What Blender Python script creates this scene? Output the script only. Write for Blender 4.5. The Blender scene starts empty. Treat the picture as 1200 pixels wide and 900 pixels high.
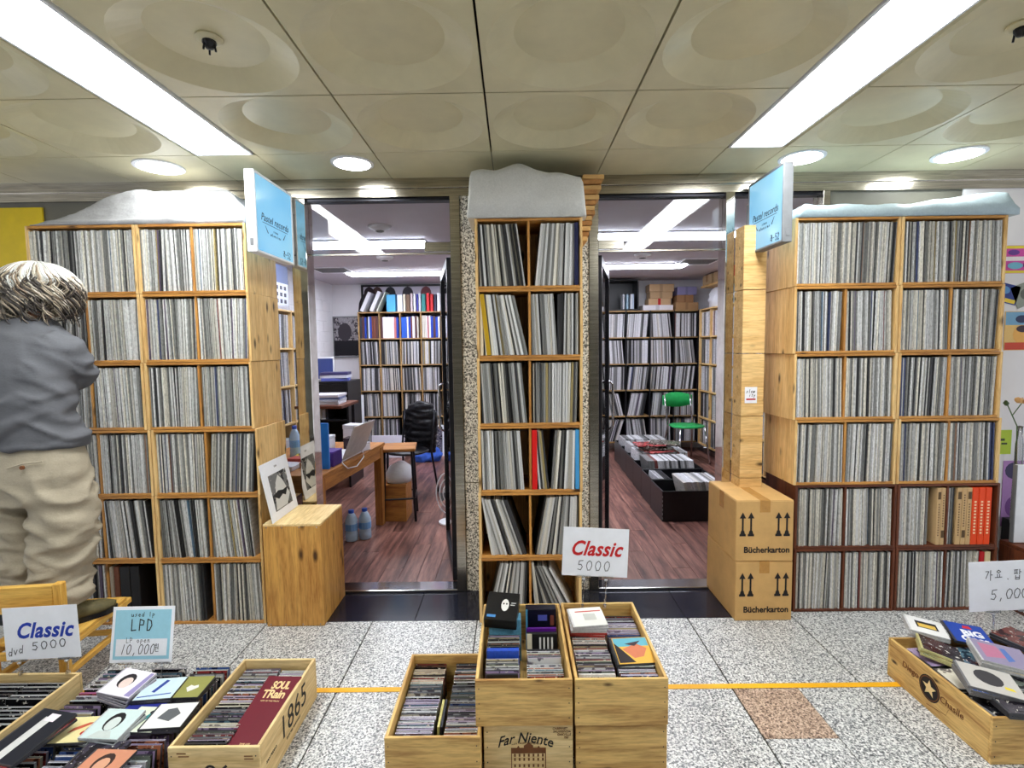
import bpy, bmesh, math, random
from mathutils import Vector, Matrix, noise

rnd = random.Random(7)
R = math.radians
sc = bpy.context.scene
COL = sc.collection

# ------------------------------------------------------------------ camera
CAM = Vector((0.0, 0.0, 1.457))
PITCH, ROLL, YAW = R(4.15), R(0.75), R(0.25)
F = 600.0
CM = Matrix.Rotation(YAW, 3, 'Z') @ Matrix.Rotation(math.pi / 2 - PITCH, 3, 'X') @ Matrix.Rotation(-ROLL, 3, 'Z')
cam_data = bpy.data.cameras.new('camera')
cam_data.sensor_width = 36.0
cam_data.lens = F / 1200.0 * 36.0
cam_data.clip_start = 0.02
cam = bpy.data.objects.new('camera', cam_data)
cam.matrix_world = Matrix.Translation(CAM) @ CM.to_4x4()
COL.objects.link(cam)
sc.camera = cam

# ------------------------------------------------------------------ world, exposure
world = bpy.data.worlds.new('world')
sc.world = world
world.use_nodes = True
world.node_tree.nodes['Background'].inputs[0].default_value = (0.85, 0.9, 1.0, 1)
world.node_tree.nodes['Background'].inputs[1].default_value = 0.5
sc.view_settings.view_transform = 'Standard'
sc.view_settings.look = 'None'
sc.view_settings.gamma = 1.0
sc.view_settings.use_curve_mapping = False
sc.view_settings.exposure = 1.55
STRIP_POWER = 9.0        # ceiling strip lamps of the arcade
DOWN_POWER = 14.0        # round lamps
ROOM_POWER = 11.0        # lamps inside the shop


def at(px, py, Y):
    """the point of the plane y = Y that is seen at pixel (px, py) of the 1200 x 900 photograph"""
    d = CM @ Vector(((px - 600) / F, (450 - py) / F, -1.0))
    return CAM + d * (Y / d.y)


# ------------------------------------------------------------------ materials
def lin(c):
    return tuple(((x / 12.92) if x <= 0.04045 else ((x + 0.055) / 1.055) ** 2.4) for x in c)


def rgb(r, g, b):
    return lin((r / 255, g / 255, b / 255))


class NT:
    def __init__(s, name):
        s.m = bpy.data.materials.new(name)
        s.m.use_nodes = True
        s.t = s.m.node_tree
        s.b = s.t.nodes['Principled BSDF']
        s.out = s.t.nodes['Material Output']

    def n(s, typ, **kw):
        nd = s.t.nodes.new(typ)
        for k, v in kw.items():
            setattr(nd, k, v)
        return nd

    def l(s, a, b):
        s.t.links.new(a, b)

    def coords(s, scale=(1, 1, 1), rand=True, rot=(0, 0, 0)):
        tc = s.n('ShaderNodeTexCoord')
        mp = s.n('ShaderNodeMapping')
        mp.inputs['Scale'].default_value = scale
        mp.inputs['Rotation'].default_value = rot
        if rand:
            oi = s.n('ShaderNodeObjectInfo')
            mu = s.n('ShaderNodeMath', operation='MULTIPLY')
            mu.inputs[1].default_value = 37.0
            s.l(oi.outputs['Random'], mu.inputs[0])
            ad = s.n('ShaderNodeVectorMath', operation='ADD')
            s.l(tc.outputs['Object'], ad.inputs[0])
            s.l(mu.outputs[0], ad.inputs[1])
            s.l(ad.outputs[0], mp.inputs['Vector'])
        else:
            s.l(tc.outputs['Object'], mp.inputs['Vector'])
        return mp.outputs[0]

    def noise(s, vec, scale, detail=3, rough=0.6):
        nd = s.n('ShaderNodeTexNoise')
        nd.inputs['Scale'].default_value = scale
        nd.inputs['Detail'].default_value = detail
        nd.inputs['Roughness'].default_value = rough
        s.l(vec, nd.inputs['Vector'])
        return nd.outputs['Fac']

    def ramp(s, fac, stops, interp='LINEAR'):
        nd = s.n('ShaderNodeValToRGB')
        nd.color_ramp.interpolation = interp
        el = nd.color_ramp.elements
        while len(el) < len(stops):
            el.new(0.5)
        for e, (p, c) in zip(el, stops):
            e.position = p
            e.color = (c[0], c[1], c[2], 1)
        s.l(fac, nd.inputs[0])
        return nd.outputs[0]

    def mix(s, fac, a, b, mode='MIX'):
        nd = s.n('ShaderNodeMix', data_type='RGBA', blend_type=mode)
        for sock, v in ((nd.inputs[0], fac), (nd.inputs[6], a), (nd.inputs[7], b)):
            if isinstance(v, (int, float)):
                sock.default_value = v
            elif isinstance(v, tuple):
                sock.default_value = (v[0], v[1], v[2], 1)
            else:
                s.l(v, sock)
        return nd.outputs[2]

    def attr(s):
        nd = s.n('ShaderNodeAttribute')
        nd.attribute_name = 'Col'
        return nd.outputs['Color']

    def base(s, c):
        if isinstance(c, tuple):
            s.b.inputs['Base Color'].default_value = (c[0], c[1], c[2], 1)
        else:
            s.l(c, s.b.inputs['Base Color'])

    def bump(s, fac, strength=0.3, dist=0.01):
        nd = s.n('ShaderNodeBump')
        nd.inputs['Strength'].default_value = strength
        nd.inputs['Distance'].default_value = dist
        s.l(fac, nd.inputs['Height'])
        s.l(nd.outputs[0], s.b.inputs['Normal'])

    def set(s, rough=0.6, metal=0.0, spec=0.4):
        s.b.inputs['Roughness'].default_value = rough
        s.b.inputs['Metallic'].default_value = metal
        s.b.inputs['Specular IOR Level'].default_value = spec
        return s.m


def plain(name, c, rough=0.6, metal=0.0, spec=0.4, var=0.12, scale=18, bump=0.0):
    """a colour with slight mottling"""
    t = NT(name)
    v = t.coords()
    f = t.noise(v, scale, 4)
    lo = tuple(x * (1 - var) for x in c)
    hi = tuple(min(1, x * (1 + var)) for x in c)
    t.base(t.ramp(f, [(0.3, lo), (0.7, hi)]))
    if bump:
        t.bump(f, bump, 0.004)
    return t.set(rough, metal, spec)


def attrmat(name, rough=0.6, spec=0.4, speck=0.0, scale=(60, 60, 60), nscale=6, metal=0.0):
    t = NT(name)
    a = t.attr()
    v = t.coords(scale)
    f = t.noise(v, nscale, 4, 0.7)
    k = t.ramp(f, [(0.35, (1 - speck,) * 3), (0.65, (1.0,) * 3)])
    t.base(t.mix(1.0, a, k, 'MULTIPLY'))
    return t.set(rough, metal, spec)


def pine(name, light, dark, axis, knots=True, rough=0.55, knot_size=0.2, stripe=1.0):
    t = NT(name)
    st = {'X': (1.3, 14, 14), 'Y': (14, 1.3, 14), 'Z': (14, 14, 1.3)}[axis]
    v = t.coords(st)
    f = t.noise(v, 1.5 * stripe, 5, 0.62)
    c = t.ramp(f, [(0.28, dark), (0.45, tuple((a + b) / 2 for a, b in zip(light, dark))), (0.56, light), (0.75, tuple(min(1, x * 1.12) for x in light))])
    f2 = t.noise(v, 9 * stripe, 3, 0.6)
    c = t.mix(0.35, c, t.ramp(f2, [(0.35, tuple(x * 0.55 for x in dark)), (0.6, light)]))
    if knots:
        kst = {'X': (6.0, 15, 15), 'Y': (15, 6.0, 15), 'Z': (15, 15, 6.0)}[axis]
        kv = t.coords(kst)
        vo = t.n('ShaderNodeTexVoronoi')
        vo.inputs['Scale'].default_value = 0.9
        t.l(kv, vo.inputs['Vector'])
        kf = t.ramp(vo.outputs['Distance'], [(knot_size * 0.35, (1, 1, 1)), (knot_size, (0, 0, 0))])
        c = t.mix(kf, c, tuple(x * 0.16 for x in dark))
    t.base(c)
    t.bump(f2, 0.12, 0.003)
    return t.set(rough, 0, 0.4)


M = {}
PL, PD = rgb(232, 190, 124), rgb(196, 138, 70)
for ax in 'XYZ':
    M['pine' + ax] = pine('pine_' + ax, rgb(238, 202, 140), rgb(206, 154, 86), ax)
    M['edge' + ax] = pine('pine_edge_' + ax, rgb(204, 146, 74), rgb(150, 96, 42), ax)
    M['wine' + ax] = pine('crate_wood_' + ax, rgb(230, 192, 120), rgb(160, 106, 46), ax, knot_size=0.13)
    M['pale' + ax] = pine('pale_crate_wood_' + ax, rgb(238, 212, 158), rgb(206, 170, 110), ax, knots=False)
    M['dark' + ax] = pine('dark_stained_wood_' + ax, rgb(112, 58, 32), rgb(62, 28, 16), ax, knots=False)
    M['desk' + ax] = pine('desk_wood_' + ax, rgb(190, 128, 62), rgb(136, 82, 36), ax, knots=False)
    M['oak' + ax] = pine('shop_shelf_wood_' + ax, rgb(176, 140, 90), rgb(112, 84, 48), ax, knots=False)
    M['chairwood' + ax] = pine('chair_wood_' + ax, rgb(232, 186, 92), rgb(204, 146, 54), ax, knot_size=0.07)
    M['box' + ax] = pine('box_pine_' + ax, rgb(216, 164, 86), rgb(164, 104, 44), ax, knot_size=0.24)
M['lp'] = attrmat('record_sleeve', 0.5, 0.4, 0.42, (120, 5, 22), 3.2)
M['lpstuff'] = attrmat('record_sleeve_packed', 0.5, 0.4, 0.42, (120, 5, 22), 3.2)
M['cd'] = attrmat('disc_case', 0.28, 0.5, 0.25, (40, 40, 40), 3)
M['paint'] = attrmat('painted_print', 0.5, 0.3, 0.05, (20, 20, 20), 3)
M['cloth'] = attrmat('coloured_cloth', 0.85, 0.2, 0.2, (50, 50, 50), 3)
M['white'] = plain('white_paper', rgb(240, 242, 250), 0.6, var=0.03)
M['whiteplastic'] = plain('white_plastic', rgb(232, 234, 240), 0.35, var=0.05)
M['black'] = plain('black_plastic', rgb(20, 20, 24), 0.35, var=0.2)
M['ink'] = plain('black_ink', rgb(26, 22, 24), 0.7, var=0.1)
M['pencil'] = plain('grey_pen_ink', rgb(84, 84, 92), 0.7, var=0.1)
M['blueink'] = plain('blue_ink', rgb(26, 58, 172), 0.6, var=0.15)
M['redink'] = plain('red_ink', rgb(196, 22, 28), 0.6, var=0.1)
M['brownink'] = plain('brown_ink', rgb(112, 66, 32), 0.7, var=0.15)
M['gold'] = plain('pale_gold_ink', rgb(236, 206, 150), 0.5, var=0.05)
M['darkmetal'] = plain('dark_metal', rgb(52, 52, 58), 0.35, 0.8, var=0.1)
M['chrome'] = plain('chrome', rgb(200, 200, 205), 0.15, 1.0, var=0.05)
M['grey'] = plain('grey_paint', rgb(120, 122, 126), 0.5, var=0.08)
M['cardboard'] = plain('cardboard', rgb(206, 164, 104), 0.75, var=0.1, scale=9)
M['cardboard_dark'] = plain('cardboard_edges', rgb(168, 118, 66), 0.8, var=0.3, scale=40)
M['tape'] = plain('brown_packing_tape', rgb(186, 138, 76), 0.25, var=0.12, scale=30)
M['yellow'] = plain('yellow_tape', rgb(242, 178, 26), 0.5, var=0.08)
M['yellowpanel'] = plain('yellow_panel', rgb(226, 196, 20), 0.5, var=0.1, scale=6)
M['roomwall'] = plain('room_wall_paint', rgb(232, 230, 234), 0.6, var=0.03, scale=5)
M['roomceil'] = plain('room_ceiling_paint', rgb(200, 194, 204), 0.55, var=0.04, scale=4)
M['shopwall'] = plain('arcade_wall_paint', rgb(112, 110, 100), 0.5, var=0.08, scale=5)
M['joint'] = plain('dark_joint', rgb(46, 44, 38), 0.8)
M['tile'] = plain('ceiling_tile_metal', rgb(210, 202, 166), 0.34, 0.0, 0.55, var=0.06, scale=7)
M['clear'] = None


def steel():
    t = NT('brushed_steel')
    v = t.coords((2, 2, 60))
    f = t.noise(v, 3, 3)
    t.base(t.ramp(f, [(0.3, rgb(150, 144, 134)), (0.7, rgb(196, 190, 178))]))
    return t.set(0.22, 1.0, 0.5)


def mirror_steel():
    t = NT('polished_steel')
    v = t.coords((6, 6, 6))
    f = t.noise(v, 2, 2)
    t.base(t.ramp(f, [(0.3, rgb(196, 190, 180)), (0.7, rgb(224, 220, 212))]))
    return t.set(0.05, 1.0, 0.5)


def granite(name, stops, scale, rough=0.35):
    t = NT(name)
    v = t.coords((1, 1, 1), rand=False)
    f = t.noise(v, scale, 2, 0.75)
    vo = t.n('ShaderNodeTexVoronoi')
    vo.inputs['Scale'].default_value = scale * 1.1
    t.l(v, vo.inputs['Vector'])
    g = t.n('ShaderNodeMath', operation='MULTIPLY_ADD')
    t.l(vo.outputs['Color'], g.inputs[0])
    g.inputs[1].default_value = 0.35
    t.l(f, g.inputs[2])
    h = t.n('ShaderNodeMath', operation='SUBTRACT')
    t.l(g.outputs[0], h.inputs[0])
    h.inputs[1].default_value = 0.17
    t.base(t.ramp(h.outputs[0], stops))
    return t.set(rough, 0, 0.5)


def glassmat(name, tint=(1, 1, 1), refl=0.09):
    t = NT(name)
    tr = t.n('ShaderNodeBsdfTransparent')
    tr.inputs[0].default_value = (tint[0], tint[1], tint[2], 1)
    gl = t.n('ShaderNodeBsdfGlossy')
    gl.inputs['Roughness'].default_value = 0.0
    lw = t.n('ShaderNodeFresnel')
    lw.inputs[0].default_value = 1.5
    ad = t.n('ShaderNodeMath', operation='ADD')
    t.l(lw.outputs[0], ad.inputs[0])
    ad.inputs[1].default_value = refl
    mx = t.n('ShaderNodeMixShader')
    t.l(ad.outputs[0], mx.inputs[0])
    t.l(tr.outputs[0], mx.inputs[1])
    t.l(gl.outputs[0], mx.inputs[2])
    t.l(mx.outputs[0], t.out.inputs[0])
    return t.m


def emit(name, c, power):
    t = NT(name)
    e = t.n('ShaderNodeEmission')
    e.inputs[0].default_value = (c[0], c[1], c[2], 1)
    e.inputs[1].default_value = power
    t.l(e.outputs[0], t.out.inputs[0])
    return t.m


M['steel'] = steel()
M['mirror'] = mirror_steel()
M['floor'] = granite('light_granite', [(0.34, rgb(62, 64, 70)), (0.46, rgb(150, 152, 156)), (0.56, rgb(214, 214, 214)), (0.7, rgb(240, 240, 240))], 130, 0.3)
M['brownslab'] = granite('brown_granite', [(0.34, rgb(74, 52, 44)), (0.46, rgb(150, 124, 108)), (0.56, rgb(196, 170, 150)), (0.7, rgb(218, 196, 178))], 130, 0.35)
M['pillar'] = granite('speckled_pillar_granite', [(0.34, rgb(48, 44, 42)), (0.47, rgb(150, 146, 138)), (0.55, rgb(216, 212, 202)), (0.7, rgb(238, 234, 226))], 110, 0.3)
M['blacktile'] = granite('black_granite', [(0.3, rgb(14, 15, 24)), (0.7, rgb(36, 38, 54))], 90, 0.15)
M['glass'] = glassmat('window_glass', (0.93, 0.95, 0.97), 0.0)
M['clear'] = glassmat('clear_plastic', (0.93, 0.95, 0.98), 0.12)
M['strip'] = emit('strip_lamp_glow', (0.97, 1.0, 0.98), STRIP_POWER)
M['down'] = emit('round_lamp_glow', (0.97, 1.0, 0.98), DOWN_POWER)
M['room'] = emit('room_lamp_glow', (0.86, 0.9, 1.0), ROOM_POWER)


def signface():
    t = NT('lit_sign_face')
    v = t.coords((1, 1, 1))
    f = t.noise(v, 2.2, 2)
    c = t.ramp(f, [(0.35, rgb(108, 190, 240)), (0.65, rgb(150, 214, 246))])
    e = t.n('ShaderNodeEmission')
    t.l(c, e.inputs[0])
    e.inputs[1].default_value = 0.27
    ad = t.n('ShaderNodeAddShader')
    t.base((0.12, 0.2, 0.26))
    t.set(0.2)
    t.l(e.outputs[0], ad.inputs[0])
    t.l(t.b.outputs[0], ad.inputs[1])
    t.l(ad.outputs[0], t.out.inputs[0])
    return t.m


M['sign'] = signface()


def plankmat():
    t = NT('red_brown_plank')
    v = t.coords((14, 1.4, 14))
    f = t.noise(v, 1.6, 5, 0.65)
    oi = t.n('ShaderNodeObjectInfo')
    c = t.ramp(f, [(0.3, rgb(60, 36, 34)), (0.45, rgb(112, 74, 66)), (0.6, rgb(152, 108, 96)), (0.78, rgb(184, 140, 124))])
    k = t.ramp(oi.outputs['Random'], [(0, (0.72, 0.72, 0.72)), (1, (1.1, 1.08, 1.08))])
    t.base(t.mix(1.0, c, k, 'MULTIPLY'))
    return t.set(0.38, 0, 0.45)


M['plank'] = plankmat()


def covermat():
    """printed disc sleeve: abstract shapes in the sleeve's own colours"""
    t = NT('disc_cover_print')
    v = t.coords((1, 1, 1))
    f = t.noise(v, 22, 2)
    f2 = t.noise(v, 60, 3)
    a = t.attr()
    dk = t.mix(1.0, a, (0.22, 0.2, 0.24), 'MULTIPLY')
    c = t.mix(t.ramp(f, [(0.52, (0, 0, 0)), (0.56, (1, 1, 1))]), a, dk)
    c = t.mix(t.ramp(f2, [(0.62, (0, 0, 0)), (0.65, (1, 1, 1))]), c, rgb(226, 220, 210))
    t.base(c)
    return t.set(0.2, 0, 0.5)


M['cover'] = covermat()


def clothmat(name, c, var, scale, bump, rough=0.85, stretch=(1, 1, 1), dist=0.02):
    t = NT(name)
    v = t.coords(stretch)
    f = t.noise(v, scale, 4, 0.55)
    g = t.noise(v, scale * 22, 2)
    t.base(t.mix(0.25, t.ramp(f, [(0.3, tuple(x * (1 - var) for x in c)), (0.7, tuple(min(1, x * (1 + var)) for x in c))]), t.ramp(g, [(0.3, tuple(x * 0.7 for x in c)), (0.7, tuple(min(1, x * 1.2) for x in c))])))
    t.bump(f, bump, dist)
    return t.set(rough, 0, 0.25)


M['shirt'] = clothmat('grey_jersey', rgb(94, 95, 101), 0.08, 6, 0.25, 0.8, (1, 1, 2.2))
M['trousers'] = clothmat('khaki_cotton', rgb(166, 156, 138), 0.08, 9, 0.35, 0.85, (1, 1, 1.6))
M['tarp'] = clothmat('plastic_tarp', rgb(158, 158, 161), 0.06, 5, 0.9, 0.4)
M['covercloth'] = clothmat('white_cover_cloth', rgb(206, 206, 203), 0.05, 6, 0.9, 0.55)
M['bluetarp'] = clothmat('pale_blue_sheet', rgb(176, 194, 202), 0.05, 6, 0.6, 0.4)
M['bagcloth'] = clothmat('white_bag_plastic', rgb(226, 228, 236), 0.05, 9, 0.7, 0.4)
M['jacket'] = clothmat('black_padded_cloth', rgb(22, 22, 26), 0.2, 12, 0.9, 0.35)
M['skin'] = plain('skin', rgb(206, 150, 120), 0.5, var=0.06)
M['hair'] = attrmat('curly_hair', 0.45, 0.5, 0.25, (80, 80, 80), 4)
M['bluecloth'] = clothmat('blue_cloth', rgb(58, 96, 190), 0.35, 8, 0.8)


# ------------------------------------------------------------------ mesh helpers
class MB:
    def __init__(s):
        s.v, s.f, s.c, s.mi = [], [], [], []
        s.col = (0.8, 0.8, 0.8)
        s.slot = 0
        s.mx = None

    def add(s, verts, faces, cols=None, slots=None):
        o = len(s.v)
        for p in verts:
            p = Vector(p)
            s.v.append(s.mx @ p if s.mx is not None else p)
        for i, fc in enumerate(faces):
            s.f.append([o + j for j in fc])
            s.c.append(cols[i] if cols else s.col)
            s.mi.append(slots[i] if slots else s.slot)

    def box(s, x0, x1, y0, y1, z0, z1, cols=None, slots=None):
        """faces: bottom, top, front(-y), right(+x), back, left"""
        v = [(x0, y0, z0), (x1, y0, z0), (x1, y1, z0), (x0, y1, z0), (x0, y0, z1), (x1, y0, z1), (x1, y1, z1), (x0, y1, z1)]
        s.add(v, [(3, 2, 1, 0), (4, 5, 6, 7), (0, 1, 5, 4), (1, 2, 6, 5), (2, 3, 7, 6), (3, 0, 4, 7)], cols, slots)
        return s

    def cbox(s, x0, x1, y0, y1, z0, z1, b=0.002):
        """box with chamfered edges"""
        X, Y, Z = (x0, x1), (y0, y1), (z0, z1)
        V, idx = [], {}
        for i in (0, 1):
            for j in (0, 1):
                for k in (0, 1):
                    sx, sy, sz = (b, -b)[i], (b, -b)[j], (b, -b)[k]
                    idx[i, j, k, 'x'] = len(V); V.append((X[i], Y[j] + sy, Z[k] + sz))
                    idx[i, j, k, 'y'] = len(V); V.append((X[i] + sx, Y[j], Z[k] + sz))
                    idx[i, j, k, 'z'] = len(V); V.append((X[i] + sx, Y[j] + sy, Z[k]))
        Fc = []
        for i in (0, 1):
            q = [idx[i, 0, 0, 'x'], idx[i, 1, 0, 'x'], idx[i, 1, 1, 'x'], idx[i, 0, 1, 'x']]
            Fc.append(q if i else q[::-1])
            q = [idx[0, i, 0, 'y'], idx[1, i, 0, 'y'], idx[1, i, 1, 'y'], idx[0, i, 1, 'y']]
            Fc.append(q if not i else q[::-1])
            q = [idx[0, 0, i, 'z'], idx[1, 0, i, 'z'], idx[1, 1, i, 'z'], idx[0, 1, i, 'z']]
            Fc.append(q if i else q[::-1])
        for a in (0, 1):
            for c in (0, 1):
                Fc.append([idx[0, a, c, 'y'], idx[1, a, c, 'y'], idx[1, a, c, 'z'], idx[0, a, c, 'z']])
                Fc.append([idx[a, 0, c, 'x'], idx[a, 1, c, 'x'], idx[a, 1, c, 'z'], idx[a, 0, c, 'z']])
                Fc.append([idx[a, c, 0, 'x'], idx[a, c, 1, 'x'], idx[a, c, 1, 'y'], idx[a, c, 0, 'y']])
        for i in (0, 1):
            for j in (0, 1):
                for k in (0, 1):
                    Fc.append([idx[i, j, k, 'x'], idx[i, j, k, 'y'], idx[i, j, k, 'z']])
        ctr = Vector(((x0 + x1) / 2, (y0 + y1) / 2, (z0 + z1) / 2))
        out = []
        for q in Fc:
            p = [Vector(V[n]) for n in q]
            nrm = (p[1] - p[0]).cross(p[2] - p[0])
            if nrm.dot(p[0] - ctr) < 0:
                q = q[::-1]
            out.append(q)
        s.add(V, out)
        return s

    def prism(s, poly, y0, y1):
        """poly of (x, z), extruded along y (counter-clockwise seen from -y)"""
        n = len(poly)
        v = [(p[0], y0, p[1]) for p in poly] + [(p[0], y1, p[1]) for p in poly]
        s.add(v, [list(range(n)), list(range(2 * n - 1, n - 1, -1))] + [[i, i + n, (i + 1) % n + n, (i + 1) % n] for i in range(n)])
        return s

    def tube(s, pts, rad, n=8, caps=True, flat=1.0):
        pts = [Vector(p) for p in pts]
        rr = rad if isinstance(rad, (list, tuple)) else [rad] * len(pts)
        v, f = [], []
        up = None
        for i, p in enumerate(pts):
            d = (pts[min(i + 1, len(pts) - 1)] - pts[max(i - 1, 0)])
            d = d.normalized() if d.length > 1e-9 else Vector((0, 0, 1))
            if up is None:
                up = Vector((0, 0, 1)) if abs(d.z) < 0.9 else Vector((0, 1, 0))
            a = d.cross(up)
            a = a.normalized() if a.length > 1e-6 else Vector((1, 0, 0))
            b = a.cross(d).normalized()
            up = b
            for k in range(n):
                t = 2 * math.pi * k / n
                v.append(p + a * (rr[i] * math.cos(t)) + b * (rr[i] * flat * math.sin(t)))
        for i in range(len(pts) - 1):
            for k in range(n):
                f.append([i * n + k, i * n + (k + 1) % n, (i + 1) * n + (k + 1) % n, (i + 1) * n + k])
        if caps:
            f.append(list(range(n))[::-1])
            f.append([(len(pts) - 1) * n + k for k in range(n)])
        s.add(v, f)
        return s

    def rings(s, rings, caps=True):
        """loft of rings, each a list of the same number of points"""
        n = len(rings[0])
        v = [p for r in rings for p in r]
        f = []
        for i in range(len(rings) - 1):
            for k in range(n):
                f.append([i * n + k, i * n + (k + 1) % n, (i + 1) * n + (k + 1) % n, (i + 1) * n + k])
        if caps:
            f.append(list(range(n))[::-1])
            f.append([(len(rings) - 1) * n + k for k in range(n)])
        s.add(v, f)
        return s

    def lathe(s, prof, n=16, c=(0, 0)):
        return s.rings([[(c[0] + r * math.cos(2 * math.pi * k / n), c[1] + r * math.sin(2 * math.pi * k / n), z) for k in range(n)] for r, z in prof])

    def mesh(s, name, mats, smooth=False):
        me = bpy.data.meshes.new(name)
        me.from_pydata([tuple(p) for p in s.v], [], s.f)
        at_ = me.color_attributes.new('Col', 'FLOAT_COLOR', 'CORNER')
        buf = []
        for poly, c in zip(s.f, s.c):
            buf += [c[0], c[1], c[2], 1.0] * len(poly)
        at_.data.foreach_set('color', buf)
        for m in (mats if isinstance(mats, (list, tuple)) else [mats]):
            me.materials.append(M[m] if isinstance(m, str) else m)
        if any(s.mi):
            me.polygons.foreach_set('material_index', s.mi)
        if smooth:
            me.polygons.foreach_set('use_smooth', [True] * len(s.f))
        me.update()
        return me

    def build(s, name, mats, parent=None, loc=(0, 0, 0), rot=(0, 0, 0), smooth=False):
        return place(name, s.mesh(name, mats, smooth), parent, loc, rot)


def place(name, me, parent=None, loc=(0, 0, 0), rot=(0, 0, 0)):
    o = bpy.data.objects.new(name, me)
    COL.objects.link(o)
    o.location = loc
    o.rotation_euler = rot
    if parent:
        o.parent = parent
    return o


def tag(o, label=None, cat=None, group=None, kind=None):
    if label:
        o['label'] = label
    if cat:
        o['category'] = cat
    if group:
        o['group'] = group
    if kind:
        o['kind'] = kind
    return o


def thing(name, label, cat, loc=(0, 0, 0), rz=0.0, group=None):
    o = bpy.data.objects.new(name, None)
    o.empty_display_size = 0.05
    COL.objects.link(o)
    o.location = loc
    o.rotation_euler = (0, 0, rz)
    return tag(o, label, cat, group)


def part(name, mat, parent, *boxes, bev=0.002, loc=(0, 0, 0), rot=(0, 0, 0)):
    """one mesh part out of chamfered boxes"""
    m = MB()
    for b in boxes:
        m.cbox(*b, b=bev)
    return m.build(name, mat, parent, loc, rot)


def struct(name, mat, *boxes):
    m = MB()
    for b in boxes:
        m.box(*b)
    return tag(m.build(name, mat), kind='structure')


# ---- lettering
def text_mesh(txt, size, mat, bold=0.0, shear=0.0, spacing=1.0, arc=0.0, ext=0.0004, width=None):
    cu = bpy.data.curves.new('lettering', 'FONT')
    cu.body = txt
    cu.size = size
    cu.align_x = 'CENTER'
    cu.align_y = 'CENTER'
    cu.offset = bold
    cu.shear = shear
    cu.space_character = spacing
    cu.extrude = ext
    cu.resolution_u = 3
    ob = bpy.data.objects.new('lettering_source', cu)
    COL.objects.link(ob)
    bpy.context.view_layer.update()
    me = bpy.data.meshes.new_from_object(ob.evaluated_get(bpy.context.evaluated_depsgraph_get()))
    bpy.data.objects.remove(ob)
    bpy.data.curves.remove(cu)
    xs = [v.co.x for v in me.vertices] or [0]
    w = max(xs) - min(xs)
    k = (width / w) if width and w else 1.0
    for v in me.vertices:
        v.co.x *= k
        v.co.y -= arc * v.co.x * v.co.x
    me.materials.clear()
    me.materials.append(M[mat])
    return me


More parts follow.
